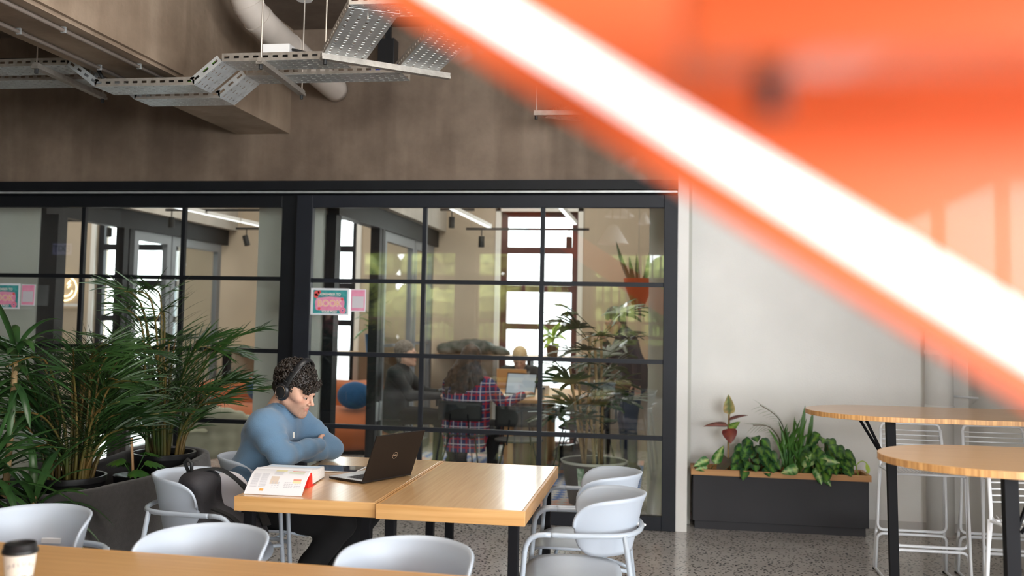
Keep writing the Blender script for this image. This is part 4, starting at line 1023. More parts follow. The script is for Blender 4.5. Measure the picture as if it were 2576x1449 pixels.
def join_into(a,others):
    for o in others:
        n=len(a.data.vertices)
    import bmesh
    bm=bmesh.new();bm.from_mesh(a.data)
    for o in others: bm.from_mesh(o.data)
    bm.to_mesh(a.data);bm.free()
    for o in others: bpy.data.objects.remove(o)
    a.data.polygons.foreach_set('use_smooth',[True]*len(a.data.polygons))
join_into(body,[b2,b3])
Mhl=Matrix.Translation(-OM)@Mh
eyes_brows(Mhl,man,look=-.0025)
# sweatshirt
s=SDF((-2.30,4.22,.42),(-1.40,5.08,1.16),.0062)
s.cone(pel+V((-.005,0,-.05)),pel+V((.0,0,.12)),.142,.140,.06)
s.ell((-2.035,4.67,.60),(.145,.180,.12),.05)
s.cone((-1.99,4.60,.72),(-1.925,4.57,.90),.125,.110,.08).cone((-1.99,4.73,.72),(-1.925,4.74,.90),.125,.110,.08)
s.cone((-1.965,4.56,.93),(-1.965,4.75,.93),.070,.070,.06)
s.cone((-1.905,4.51,.955),(-1.89,4.80,.955),.068,.068,.05)
s.cone((-1.915,4.645,.95),(-1.872,4.637,1.032),.095,.066,.05)
for sh,el in((shN,elN),(shF,elF)):
    mid=sh*.5+el*.5+V((-.006,0,.004))
    s.cone(sh+V((-.012,0,-.006)),mid,.066,.060,.07).cone(mid,el+V((0,0,.004)),.062,.053,.03)
s.cone(elN+V((0,0,.004)),elN.lerp(wrN,.7),.053,.047,.03);s.cone(elN.lerp(wrN,.7),wrN,.047,.036,.02)
s.cone(elF+V((0,0,.004)),elF.lerp(wrF,.7),.053,.045,.025);s.cone(elF.lerp(wrF,.7),wrF,.045,.036,.02)
# neckline opening and table contact
s.cone(nk+V((.03,-.003,.075)),nk+V((.015,-.002,.012)),.066,.052,.008,cut=True)
rg=np.random.RandomState(4)
SEED=[(.6,.3,.9,.3),(.9,-.5,.3,1.7),(.2,.9,-.6,4.0)]
s.disp(folds(.0034,SEED,30)).disp(folds(.0016,[(1,.2,-1,2.),(.3,1,.8,.6)],75))
def sleeve_folds(X,Y,Z):
    r=0
    for el in(elN,elF):
        d=np.sqrt((X-el.x)**2+(Y-el.y)**2+(Z-el.z-.03)**2);r=r+.0036*np.sin(d*120+3*np.sin(14*Z))*np.exp(-((d-.07)/.045)**2)
    r=r+.0045*np.sin((Z+.35*X)*80+2*np.sin(7*Y))*np.exp(-((Z-.66)/.07)**2)
    return r
s.disp(sleeve_folds)
sw=s.build('sweatshirt',m_blue,man,origin=OM)
b=MB()
c=nk+V((.010,-.002,.026))-OM;nrm=V((.28,-.03,1)).normalized();t1=nrm.orthogonal().normalized();t1=V((1,0,-.28)).normalized();t2=nrm.cross(t1)
b.tube([c+t1*math.cos(a)*.061+t2*math.sin(a)*.064 for a in [2*PI*i/32 for i in range(32)]],.0085,8,closed=True);b.build('collar',m_blue,sw,smooth=True)
# trousers and shoes
s=SDF((-2.25,4.38,.0),(-1.33,5.0,.62),.009)
s.ell((-2.04,4.67,.52),(.15,.18,.10),.04)
for y,kn,an in((4.57,kneeN,ankN),(4.78,kneeF,ankF)):
    s.cone((-2.0,y,.54),kn,.098,.070,.05).cone(kn,(kn*.5+an*.5),.070,.062,.03).cone(kn*.5+an*.5,an,.062,.048,.02)
s.disp(folds(.003,SEED,40));s.build('trousers',m_pants,man,origin=OM)
for an in(ankN,ankF):
    s=SDF(an+V((-.12,-.08,-.105)),an+V((.24,.08,.06)),.006);s.cone(an+V((-.03,0,-.055)),an+V((.14,-.01,-.068)),.042,.032,.03).cone(an,an+V((0,0,-.05)),.045,.04,.02);s.F=np.maximum(s.F,-(s.ax[2][None,None,:]-.004)).astype(np.float32);s.build('shoe',m_shoe,man,origin=OM)
# curly hair
def curly_hair(res=.0021,seed=5,n=900):
    s=SDF((-.125,-.135,-.09),(.125,.155,.185),res);rng=random.Random(seed)
    s.ell((0,.021,.051),(.080,.104,.086),.01)
    s.cone((0,.09,-.02),(0,.06,-.06),.045,.035,.02)
    # keep the face free
    s.ell((0,-.125,-.055),(.088,.115,.092),.006,cut=True);s.ell((0,-.02,-.12),(.12,.075,.085),.006,cut=True)
    for i in range(n):
        z=rng.uniform(-.9,1);a=rng.uniform(0,2*PI);r=math.sqrt(1-z*z);d=V((r*math.cos(a),r*math.sin(a),z))
        p=V((d.x*.081,.026+d.y*.098,.051+d.z*.086))
        if p.z<.048 and p.y<-.025: continue
        if p.z<.0 and p.y<.045: continue
        if p.z<-.06: continue
        top=max(0,d.z);front=max(0,-d.y)
        h=.004+.006*top+.018*front*top
        curl(s,p+d*h*rng.uniform(.2,1),(d+V((rng.uniform(-.4,.4),-.5*front,rng.uniform(-.4,.4)))).normalized(),rng,rng.uniform(.005,.010),.03,.0015,rng.uniform(.0022,.0036))
    # fringe curls hanging over the forehead
    for i in range(90):
        x=rng.uniform(-.060,.064);y=-.092+.9*x*x*14*.6;z=rng.uniform(.036,.092)-abs(x)*.1
        curl(s,V((x,y-.004-rng.uniform(0,.012),z)),V((rng.uniform(-.3,.3),-.8,-.5)).normalized(),rng,rng.uniform(.006,.011),.035,.0015,rng.uniform(.0024,.0036))
    return s
curly_hair().build('hair',m_hair,man,mwl=Mhl,relax=0)
# headphones
hp=bpy.data.objects.new('headphones',None);C.objects.link(hp);hp.parent=man
b=MB();P=[V((.100*math.cos(a),.010-.020*math.sin(a),.0+.170*math.sin(a))) for a in [PI*(.07+.86*i/24) for i in range(25)]]
vs=[]
for i,p in enumerate(P):
    r_=V((p.x,0,p.z)).normalized();t_=(P[min(i+1,24)]-P[max(i-1,0)]).normalized();w_=t_.cross(r_).normalized()
    for a_,c_ in((-.017,-.002),(-.010,.004),(.010,.004),(.017,-.002),(.013,-.009),(-.013,-.009)):vs.append(p+w_*a_+r_*c_)
b.add(vs,[(6*i+k,6*i+(k+1)%6,6*i+6+(k+1)%6,6*i+6+k) for i in range(24) for k in range(6)])
b.xf(Mhl).build('headband',m_phones,hp,smooth=True,angle=50)
for sx in(-1,1):
    R=Matrix.Rotation(sx*PI/2,3,'Y');b=MB()
    b.lathe([(0,.0),(.034,.0),(.040,.006),(.040,.016),(.036,.022),(.031,.026),(0,.028)],36,(sx*.080,.016,.0),R,1.12,1)
    cupo=b.xf(Mhl).build('ear_cup',m_phones,hp,smooth=True,angle=50)
    MB().lathe([(.0285,.0255),(.0295,.028),(.0275,.0285),(.0285,.0255)],36,(sx*.080,.016,.0),R,1.12,1,caps=False).xf(Mhl).build('metal_ring',m_ring,cupo,smooth=True)
    MB().bar((sx*.094,.012,.035),(sx*.098,.010,.062),.02,.008,(1,0,0)).xf(Mhl).build('yoke',m_phones,hp,bevel=.002)
hp['label']='black over-ear headphones'
# drawcord end on the chest pocket
MB().tube([(-1.785-OM.x,4.548-OM.y,.925),(-1.782-OM.x,4.543-OM.y,.897)],.003,8).build('cord_tip',m_cup,man)

# ---- simpler people further away
def simple_person(label,O,hc,fd,J,top,legs,skin=(.62,.38,.28),hair=None,res=.010,shoes=m_shoe,upv=(0,0,1),belly=.12,nohands=False,headres=.0042,female=False,coat=0):
    t=thing('person',label,'person',O);OV=V(O);Mh=frame(fd,upv,hc);Ml=Matrix.Translation(-OV)@Mh
    nkl=Mh.inverted()@V(J['neck']);s=head_sdf(headres,lo=(-.11,-.14,-.24),hi=(.11,.16,.16),neck=tuple(nkl),female=female)
    bo=s.build('body',m_skin,t,color=skin_color(skin,0),mwl=Ml);ex=[]
    s=SDF(V(O)+V((-.9,-.9,-.02)),V(O)+V((.9,.9,1.75)),.02)
    s.cone(J['pel'],J['che'],.09,.10,.05).cone(J['che'],J['neck'],.08,.045,.04)
    for a in('N','F'):
        s.cone(J['che'],J['sh'+a],.06,.04,.03).cone(J['sh'+a],J['el'+a],.038,.032,.02).cone(J['el'+a],J['wr'+a],.032,.024,.02)
        s.cone(J['pel'],J['kn'+a],.06,.05,.03).cone(J['kn'+a],J['an'+a],.05,.035,.02)
    ex.append(s.build('b1',m_skin,None,origin=O,color=lambda V_:np.tile(np.array(skin),(len(V_),1))))
    for a,sd in(('N',1),('F',-1)):
        if nohands:break
        w=V(J['wr'+a]);s=SDF(w-V((.16,.16,.16)),w+V((.16,.16,.16)),.005);hand(s,w,J.get('hd'+a,(w-V(J['el'+a]))),J.get('hn'+a,(0,0,-1)),.45,sd,.95)
        ex.append(s.build('b2',m_skin,None,origin=O,color=lambda V_:np.tile(np.array(skin),(len(V_),1))))
    join_into(bo,ex)
    eyes_brows(Ml,t,bm=hair)
    P=V(J['pel']);Cc=V(J['che'])
    xs=(V(J['shF'])-V(J['shN'])).normalized()
    lo=V([min(V(J[k])[i] for k in('pel','che','shN','shF','elN','elF','wrN','wrF','neck')) for i in range(3)])-V((.22,.22,.2));hi=V([max(V(J[k])[i] for k in('pel','che','shN','shF','elN','elF','wrN','wrF','neck')) for i in range(3)])+V((.22,.22,.12))
    s=SDF(lo,hi,res)
    for q in(-1,1): s.cone(P+xs*.06*q+V((0,0,-.06-coat)),P+xs*.07*q+V((0,0,.1)),belly*1.02,belly,.06).cone(P+xs*.07*q,Cc+xs*.075*q,belly,belly*.98,.07)
    s.cone(V(J['shN'])*.9+V(J['shF'])*.1,V(J['shF'])*.9+V(J['shN'])*.1,.072,.072,.05).cone(Cc,V(J['neck']),.09,.062,.05)
    for a in('N','F'): s.cone(J['sh'+a],J['el'+a],.066,.054,.04).cone(J['el'+a],J['wr'+a],.054,.038,.02)
    s.disp(folds(.004,SEED,36));tp=s.build('jacket' if coat else 'top',top,t,origin=O)
    s=SDF(V(O)+V((-.9,-.9,-.01)),V(O)+V((.9,.9,1.2)),.014)
    for a,q in(('N',-1),('F',1)):
        s.cone(P+xs*.07*q,J['kn'+a],.098,.068,.05).cone(J['kn'+a],J['an'+a],.066,.05,.03)
    s.disp(folds(.003,SEED,40));s.build('trousers',legs,t,origin=O)
    for a in('N','F'):
        an=V(J['an'+a]);f=V(fd);f.z=0;f=V(J.get('toe',f)).normalized();s=SDF(an+V((-.22,-.22,-.11)),an+V((.22,.22,.05)),.008);s.cone(an+f*-.03+V((0,0,-.05)),an+f*.13+V((0,0,-.062)),.042,.03,.03).cone(an,an+V((0,0,-.04)),.045,.04,.02);s.F=np.maximum(s.F,-(s.ax[2][None,None,:]-.003)).astype(np.float32);s.build('shoe',shoes,t,origin=O)
    return t,Ml,tp
def short_hair(t,Ml,m,vol=.006,res=.004,bun=False):
    s=SDF((-.12,-.13,-.1),(.12,.17,.18),res);s.ell((0,.026,.050),(.079+vol,.097+vol,.087+vol*1.8),.01).cone((-.03,.075,-.01),(-.03,.065,-.055),.04,.035,.02).cone((.03,.075,-.01),(.03,.065,-.055),.04,.035,.02)
    s.ell((0,-.13,-.050),(.088,.105,.098),.008,cut=True);s.ell((0,-.025,-.12),(.12,.075,.09),.006,cut=True);s.disp(folds(.0018,[(1,.2,.3,0),(.1,1,.4,2),(.4,.3,1,1)],190))
    return s.build('hair',m,t,mwl=Ml)
m_grey=mat('grey_brown_hair',(.11,.085,.065),.7,color2=(.26,.23,.2),vscale=60)
m_blond=mat('blond_hair',(.66,.48,.24),.6,color2=(.80,.62,.40),vscale=40)
m_brownh=mat('brown_wavy_hair',(.028,.016,.010),.55,color2=(.10,.058,.034),vscale=30)
GO=(-2.70,9.6,0)
J=dict(pel=(-2.72,9.6,.50),che=(-2.66,9.6,.86),neck=(-2.62,9.6,1.0),shN=(-2.66,9.41,.93),shF=(-2.66,9.79,.93),elN=(-2.48,9.36,.72),elF=(-2.46,9.82,.72),wrN=(-2.20,9.42,.72),wrF=(-2.22,9.72,.72),knN=(-2.20,9.50,.50),knF=(-2.20,9.70,.50),anN=(-2.22,9.48,.1),anF=(-2.12,9.72,.1))
t,Ml,_=simple_person('person with short grey hair and glasses in a dark jacket, seated behind the glass',GO,(-2.59,9.6,1.115),(1,.08,.02),J,m_jacket,m_pants,hair=m_grey)
short_hair(t,Ml,m_grey,.007)
b=MB()
for s_ in(-1,1):
    b.tube([(s_*.031+.021*math.cos(a),-.101,.004+.016*math.sin(a)) for a in [2*PI*i/18 for i in range(18)]],.0013,5,closed=True);b.tube([(s_*.052,-.100,.008),(s_*.079,-.05,.012),(s_*.083,.02,.008)],.0014,5)
b.tube([(-.01,-.102,.008),(.01,-.102,.008)],.0013,5);b.xf(Ml).build('glasses',m_ring,t)
WO=(-1.76,8.62,0)
J=dict(pel=(-1.76,8.60,.50),che=(-1.74,8.62,.80),neck=(-1.73,8.62,.96),shN=(-1.56,8.60,.90),shF=(-1.92,8.64,.90),elN=(-1.44,8.74,.72),elF=(-1.97,8.78,.68),wrN=(-1.30,8.95,.79),wrF=(-1.86,9.0,.78),knN=(-1.58,9.0,.48),knF=(-1.86,9.02,.48),anN=(-1.58,9.02,.1),anF=(-1.88,9.02,.1))
t,Ml,tp=simple_person('person with long wavy brown hair in a plaid shirt, back to the camera',WO,(-1.725,8.65,1.10),(.42,.9,.05),J,m_plaid,m_pants,hair=m_brownh,belly=.13,female=True,coat=.1)
s=SDF((-1.98,8.40,.72),(-1.48,8.86,1.28),.007);rng=random.Random(9)
s.ell((-1.728,8.635,1.155),(.096,.108,.108),.02)
for i in range(70):
    a=rng.uniform(-.2,PI+.2);r0=.075;p=V((-1.735+math.cos(a)*r0,8.62-math.sin(a)*.075,1.15))
    e=V((-1.77+math.cos(a)*.16+rng.uniform(-.02,.02),8.575-math.sin(a)*.06,.84+rng.uniform(-.03,.09)));pts=[p.lerp(e,i_/6)+V((math.sin(i_*2.1+a*9)*.010,-.035*math.sin(i_/6*PI)*.6,0)) for i_ in range(7)]
    for i_ in range(6):s.cone(pts[i_],pts[i_+1],.017,.015,.008)
s.build('hair',m_brownh,t,origin=WO)
b=MB();b.tube([(.090*math.cos(a),.0,.055+.098*math.sin(a)) for a in [PI*i/16 for i in range(17)]],.006,6);b.xf(Ml).build('hairband',mat('tan_band',(.5,.36,.22),.6),t)
BO_=(-1.60,10.90,0)
J=dict(pel=(-1.60,10.90,.50),che=(-1.60,10.86,.78),neck=(-1.60,10.83,.95),shN=(-1.77,10.85,.90),shF=(-1.43,10.85,.90),elN=(-1.82,10.68,.74),elF=(-1.38,10.68,.74),wrN=(-1.68,10.48,.78),wrF=(-1.52,10.48,.78),knN=(-1.70,10.60,.48),knF=(-1.50,10.60,.48),anN=(-1.70,10.63,.1),anF=(-1.50,10.63,.1))
t,Ml,_=simple_person('blond person facing the camera behind an open laptop at the round-ended table',BO_,(-1.60,10.78,1.045),(0.02,-.9,-.42),J,m_jacket,m_pants,skin=(.66,.42,.33),hair=m_blond,female=True)
short_hair(t,Ml,m_blond,.006)
SO=(-.34,9.95,0)
J=dict(pel=(-.30,9.98,.92),che=(-.38,9.93,1.26),neck=(-.44,9.92,1.42),shN=(-.36,9.74,1.34),shF=(-.42,10.1,1.36),elN=(-.27,9.70,1.10),elF=(-.52,10.08,1.12),wrN=(-.26,9.72,.88),wrF=(-.60,9.92,1.28),knN=(-.33,9.88,.50),knF=(-.40,10.08,.50),anN=(-.30,9.88,.1),anF=(-.38,10.1,.1),toe=(.4,-.9,0))
t,Ml,_=simple_person('standing person in a navy jacket and jeans behind the tall potted plant',SO,(-.50,9.90,1.49),(-.9,-.1,-.45),J,m_darkblue,m_jeans,hair=m_hair,upv=(-.3,0,1))
short_hair(t,Ml,m_hair,.008)
RO=(-5.75,-1.7,0)
J=dict(pel=(-5.75,-1.7,.92),che=(-5.75,-1.68,1.26),neck=(-5.75,-1.68,1.42),shN=(-5.93,-1.68,1.36),shF=(-5.57,-1.68,1.36),elN=(-5.98,-1.68,1.10),elF=(-5.52,-1.66,1.10),wrN=(-5.97,-1.6,.86),wrF=(-5.53,-1.58,.86),knN=(-5.83,-1.68,.50),knF=(-5.66,-1.68,.50),anN=(-5.83,-1.7,.1),anF=(-5.66,-1.7,.1))
t,Ml,_=simple_person('person in a dusty pink top behind the camera, faintly mirrored beside the BOOK poster',RO,(-5.75,-1.66,1.53),(.1,1,-.1),J,m_pinktop,m_pants,hair=m_blond,res=.016,headres=.006,female=True,nohands=False)
short_hair(t,Ml,m_blond,.01)

# ================================================================ BACKPACK ON THE CHAIR
t=thing('backpack','black backpack with a pale grey side lying on the grey armchair at the table corner','backpack',(-1.93,4.10,.45))
s=SDF((-.30,-.22,-.01),(.32,.22,.36),.008);s.cone((-.12,-.05,.10),(-.10,-.04,.27),.085,.075,.04).cone((-.12,.07,.10),(-.10,.06,.26),.085,.07,.04).cone((-.10,0,.12),(.14,.0,.08),.09,.075,.05).ell((-.11,0,.30),(.08,.11,.05),.03)
s.F=np.maximum(s.F,-(s.ax[2][None,None,:]-.006)).astype(np.float32);s.disp(folds(.007,SEED,52));s.build('bag_body',mat('backpack_nylon',(.022,.020,.023),.7,bump=.2,bscale=90),t)
s=SDF((-.15,-.10,.10),(.20,.20,.38),.006);s.ell((-.01,.085,.235),(.10,.028,.10),.01);s.build('pale_panel',mat('pale_grey_nylon',(.62,.60,.64),.7),t)
MB().tube([(-.15,-.03,.34),(-.17,-.035,.385),(-.15,-.045,.40),(-.13,-.045,.385),(-.135,-.035,.34)],.008,8).build('top_loop',m_cap,t,smooth=True)
P=smooth_path([(-.13,.0,.345),(-.02,.02,.35),(.09,.04,.27),(.17,.02,.18),(.21,0,.12)],6)
b=MB();[b.bar(P[i],P[i+1],.045,.008) for i in range(len(P)-1)];b.build('shoulder_strap',m_cap,t)
P=smooth_path([(.0,-.09,.20),(.10,-.11,.17),(.18,-.12,.10),(.22,-.1,.06)],6)
b=MB();[b.bar(P[i],P[i+1],.03,.006) for i in range(len(P)-1)];b.build('shoulder_strap',m_cap,t)

# ================================================================ ROOM BEHIND THE GLASS
tag(MB().box(-2.6,7.5,.0,-.2,10.55,.008).build('rug',m_rug),'blue and peach patterned rug under the round-ended table behind the glass','rug')
# counter shelf along the far wall
t=thing('counter_shelf','long wooden counter shelf along the far wall under the window','shelf',(-.05,11.2,1.03))
MB().box(-2.65,-.22,0,.05,.19,.035).build('worktop',m_shelf,t,bevel=.002)
for x in(-2.3,-1.5,-.6):MB().box(x,-.2,-1.03,x+.04,.1,0).build('leg',m_blacksteel,t)
t=thing('counter_shelf','wooden counter shelf against the far wall behind the orange sofa','shelf',(-3.95,11.2,1.03))
MB().box(-1.35,-.22,0,1.1,.19,.035).build('worktop',m_shelf,t,bevel=.002)
for x in(-1.3,-.85,-.45,.9):MB().box(x,-.2,-1.03,x+.07,-.1,0).build('leg',m_blacksteel,t)
# table
t=thing('meeting_table','round-ended oak table behind the glass with thick curved wooden legs','table',(-1.32,9.86,0))
MB().prism([(.56*math.cos(a),.90*math.sin(a)) for a in [2*PI*i/56 for i in range(56)]],.715,.745).build('tabletop',m_shelf,t,bevel=.003)
for i,(x,y,m_) in enumerate(((-.02,-.58,m_walnut),(.12,-.48,m_walnut),(-.14,-.42,m_oak),(-.05,.55,m_walnut),(.1,.45,m_oak))):
    MB().lathe([(.085,0),(.085,.715)],20,(x,y,0)).build('leg',m_,t,smooth=True,angle=50)
MB().box(-.2,-.56,.0,-.02,-.5,.30).build('foot_block',m_oak,t)
# black chairs
def black_chair(label):
    t=thing('cafe_chair',label,'chair',(0,0,0),0,'black rod-legged chairs around the round-ended table')
    b=shell_grid(lambda u,v:(math.cos(2*PI*u)*.21*v,math.sin(2*PI*u)*.20*v,.455+.012*v*v),28,5);b.build('seat',m_cap,t,smooth=True,solid=.014)
    b=shell_grid(lambda u,v:((u-.5)*.40,-.20-.03*math.cos((u-.5)*3)+.0,.60+.17*v-.05*abs(u-.5)*(1 if v>.5 else -1)*0),14,6);b.build('backrest',m_cap,t,smooth=True,solid=.014)
    for sx in(-1,1):
        for y0,y1 in((.14,.24),(-.13,-.24)):
            MB().tube([(sx*.12,y0,.45),(sx*.215,y1,0)],.007,6).build('leg',m_blacksteel,t)
        MB().tube(fillet([(sx*.10,-.05,.445),(sx*.10,-.23,.45),(sx*.08,-.235,.66)],.04),.007,6).build('back_post',m_blacksteel,t)
    return t
bc=black_chair('black chair under the person with glasses');bc.location=(-2.72,9.6,0);bc.rotation_euler=(0,0,-PI/2)
copy_tree(bc,(-1.74,8.56,0),-.1,'black chair under the person in the plaid shirt')
copy_tree(bc,(-.80,9.35,0),PI/2+.2,'black chair left of the tall potted plant at the round-ended table')
copy_tree(bc,(-.72,10.1,0),PI/2+.1,'black chair beyond the tall potted plant, farther along the round-ended table')
copy_tree(bc,(-2.02,9.75,0),-PI/2-.3,'black chair between the person with glasses and the plaid shirt')
copy_tree(bc,(-1.6,10.84,0),PI,'black chair under the blond person')
copy_tree(bc,(-1.22,8.25,0),.15,'empty black chair right of the person in the plaid shirt')
# things on the round-ended table
def lap(label,x,y,rz,m_,scr):
    t=thing('laptop',label,'laptop',(x,y,.745),rz)
    MB().box(-.16,-.11,0,.16,.11,.014).build('base',m_lapb,t,bevel=.003);l=MB().box(-.16,-.004,0,.16,.003,.215).xf(Matrix.Translation((0,.11,.012))@Matrix.Rotation(math.radians(-16),4,'X')).build('lid',m_,t)
    MB().box(-.15,-.006,.01,.15,-.0045,.205).xf(Matrix.Translation((0,.11,.012))@Matrix.Rotation(math.radians(-16),4,'X')).build('screen',scr,l)
lap('open tan-backed laptop in front of the blond person',-1.60,10.36,PI,mat('tan_lid',(.60,.36,.16),.5),m_screen)
lap('open laptop with a pale page on screen in front of the plaid shirt',-1.42,9.33,-.25,m_blacksteel,mat('lit_screen',(.5,.6,.7),.3,emit=(.55,.65,.8),estr=.12))
def cup2(label,x,y,h,r,m_,lid=None):
    t=thing('cup',label,'cup',(x,y,.745));MB().lathe([(0,0),(r*.75,0),(r,h),(r*.9,h),(0,h-.006)],20).build('cup_body',m_,t,smooth=True,angle=50)
    if lid:MB().lathe([(r*1.03,h-.008),(r*1.05,h),(r*.9,h+.012),(0,h+.014)],20).build('lid',lid,t,smooth=True,angle=50)
cup2('paper cup with black lid on the round-ended table',-1.15,9.15,.10,.04,m_greyw,m_potblack)
cup2('small white cup beyond the black-lidded cup on the round-ended table',-1.18,9.75,.09,.045,m_whitepl)
cup2('dark saucer-like bowl on the round-ended table',-1.02,9.35,.03,.05,m_greypot)
# sofa and cushions
t=thing('sofa','curved rust-orange velvet sofa in the middle glass room','sofa',(-4.1,10.4,0))
s=SDF((-1.2,-.62,0),(1.2,.62,.86),.018)
P=[V((-.95,-.05,.25)),V((-.5,-.1,.25)),(0,-.1,.25),V((.5,-.08,.25)),V((.95,0,.25))]
for i in range(4):s.cone(P[i],P[i+1],.24,.24,.06)
for i in range(4):s.cone(V(P[i])+V((0,-.08,-.02)),V(P[i+1])+V((0,-.08,-.02)),.22,.22,.05)
Q=[V((-1.0,-.05,.60)),V((-.8,.25,.62)),V((0,.36,.63)),V((.75,.25,.62)),V((1.0,-.0,.60))]
for i in range(4):
    for z in(-.1,-.25,-.40):s.cone(Q[i]+V((0,0,z+.10)),Q[i+1]+V((0,0,z+.10)),.14,.14,.05)
s.F=np.maximum(s.F,-(s.ax[2][None,None,:]-.03)).astype(np.float32);s.build('upholstery',m_sofa,t);MB().box(-.9,-.22,0,.9,.25,.06).build('plinth',m_cap,t)
for lab,x,y,z,a in(('round blue velvet cushion on the orange sofa, seen through the open glass door',-3.33,10.22,.63,.2),('blue velvet cushion at the left part of the orange sofa',-4.47,10.36,.66,-.2)):
    t=thing('cushion',lab,'cushion',(x,y,z),a);s=SDF((-.24,-.14,-.2),(.24,.14,.2),.012);s.ell((0,0,0),(.19,.075,.15),.02);s.build('cushion_cover',m_bluev,t)
# sage armchair
t=thing('lounge_chair','pale sage lounge armchair close behind the left glass panel','chair',(-4.2,8.62,0),.15)
s=SDF((-.45,-.45,.12),(.45,.45,.76),.014)
s.cone((-.24,0,.38),(.24,0,.38),.10,.10,.05).cone((-.2,-.2,.36),(.2,-.2,.36),.10,.10,.05).cone((-.2,.2,.36),(.2,.2,.36),.1,.1,.05)
A=[V((.38*math.cos(a),-.05-.34*math.sin(a)*1.0,0)) for a in [PI*(-.15+1.3*i/12) for i in range(13)]]
for i in range(12):
    zt=.40+.22*math.sin(PI*i/12)
    for z in(.25,.36,zt*.85,zt): s.cone(A[i]+V((0,0,z)),A[i+1]+V((0,0,z)),.055,.055,.05)
s.build('upholstery',m_sage,t)
for x,y in((-.26,-.3),(.26,-.3),(-.24,.22),(.24,.22)):MB().tube([(x*.85,y*.85,.24),(x,y,0)],[.022,.014],10).build('leg',m_oak,t)
# black bag, jackets on the shelf
t=thing('handbag','shiny black bag lying on the rug beside the tall potted plant','bag',(-.93,10.15,.008));s=SDF((-.28,-.2,-.005),(.28,.2,.26),.012);s.cone((-.13,0,.09),(.15,0,.07),.085,.07,.04).ell((0,0,.13),(.15,.09,.07),.03);s.F=np.maximum(s.F,-(s.ax[2][None,None,:]-.004)).astype(np.float32);s.disp(folds(.009,SEED,40));s.build('bag_body',mat('black_leather_bag',(.012,.012,.014),.25),t)
MB().tube(smooth_path([(-.1,0,.15),(-.06,.02,.24),(.03,.02,.24),(.08,0,.15)],6),.007,6).build('bag_handle',m_cap,t,smooth=True)
t=thing('folded_jackets','heap of dark green and grey jackets on the counter shelf under the wall','clothes',(-2.2,11.17,1.065));s=SDF((-.5,-.2,-.005),(.5,.2,.26),.012)
for x,y,z,r in((-.34,0,.06,.075),(-.2,.02,.08,.085),(-.04,0,.1,.09),(.12,.02,.085,.085),(.28,0,.05,.06),(.38,0,.035,.04)):s.ell((x,y,z),(r*1.5,r*1.3,r),.05)
s.F=np.maximum(s.F,-(s.ax[2][None,None,:]-.004)).astype(np.float32);s.disp(folds(.012,SEED,45));s.build('cloth',mat('dark_olive_cloth',(.03,.045,.03),.7,color2=(.16,.15,.14),vscale=14),t)
# track lighting
def track(label,x0,x1,y,z,heads,g):
    t=thing('track_light',label,'light',(x0,y,z),0,g)
    MB().box(0,-.012,-.012,x1-x0,.012,.012).build('track',m_cap,t)
    for q in(.05,x1-x0-.05):MB().tube([(q,0,0),(q,0,3.72-z)],.003,5).build('suspension_wire',m_rod,t)
    for x,tl in heads:
        h=MB();h.tube([(x-x0,0,-.01),(x-x0,0,-.07)],.006,6);o=h.build('spot_stem',m_cap,t)
        R=Matrix.Translation((x-x0,0,-.13))@Matrix.Rotation(tl,4,'Y');MB().lathe([(0,.055),(.030,.055),(.031,-.055),(.026,-.056),(0,-.045)],18).xf(R).build('spot_head',m_cap,t,smooth=True,angle=40)
        MB().lathe([(0,-.047),(.024,-.05)],16).xf(R).build('spot_lens',m_whitepl,t)
track('black spotlight track hanging in the left glass room',-5.15,-3.45,9.35,2.56,[(-5.08,.0)],'black spotlight tracks behind the glass')
track('short black spotlight track before the beige wall, left glass room',-4.62,-3.9,9.9,2.42,[(-4.5,-.3)],'black spotlight tracks behind the glass')
track('black spotlight track crossing in front of the bright window',-2.0,-.75,9.6,2.40,[(-1.84,.0),(-.95,.0)],'black spotlight tracks behind the glass')
track('black spotlight track near the top of the right glazed panel',-2.25,-1.9,9.5,2.585,[(-2.13,.0)],'black spotlight tracks behind the glass')
def strip_light(lab,a,c):
    t=thing('linear_lamp',lab,'light',a,0,'white linear lamps behind the glass');MB().bar((0,0,0),V(c)-V(a),.05,.035).build('housing',m_whitepl,t)
    MB().bar((0,0,-.02),V(c)-V(a)+V((0,0,-.02)),.035,.008).build('diffuser',mat('lamp_diffuser',(1,1,1),.4,emit=(.95,.98,1),estr=1.6),t)
    MB().tube([V((0,0,0))*.5+(V(c)-V(a))*.5,(V(c)-V(a))*.5+V((0,0,3.72-a[2]))],.003,5).build('suspension_wire',m_rod,t)
strip_light('white linear lamp running back in the left glass room',(-4.85,8.8,2.56),(-4.50,10.35,2.5))
strip_light('white linear lamp running back towards the far wall in the right glass room',(-2.0,8.9,2.54),(-1.85,10.1,2.48))
strip_light('white linear lamp at the top of the bright window',(-1.03,9.3,2.62),(-.92,9.9,2.5))
# hanging spot and bulbs beyond the left partition
def bulb(lab,x,y,z,lit=True):
    t=thing('pendant_lamp',lab,'lamp',(x,y,z),0,'small hanging lamps beyond the left glass partition')
    MB().tube([(0,0,.03),(0,0,3.72-z)],.0025,5).build('cord',m_rod,t);MB().lathe([(0,.04),(.035,.035),(.04,0),(.0,0)],16).build('lamp_shade',m_whitepl,t,smooth=True,angle=40);MB().sphere((0,0,-.004),.028,12,8,(1,1,.5)).build('bulb',m_bulb,t,smooth=True)
bulb('small lit hanging lamp above the neon face',-7.35,10.6,2.30);bulb('small lit hanging lamp seen over the middle glass door',-5.75,10.9,2.06)
track('black hanging spotlight before the left window with white reveal',-7.0,-6.1,10.1,2.52,[(-6.24,.0)],'black spotlight tracks behind the glass')
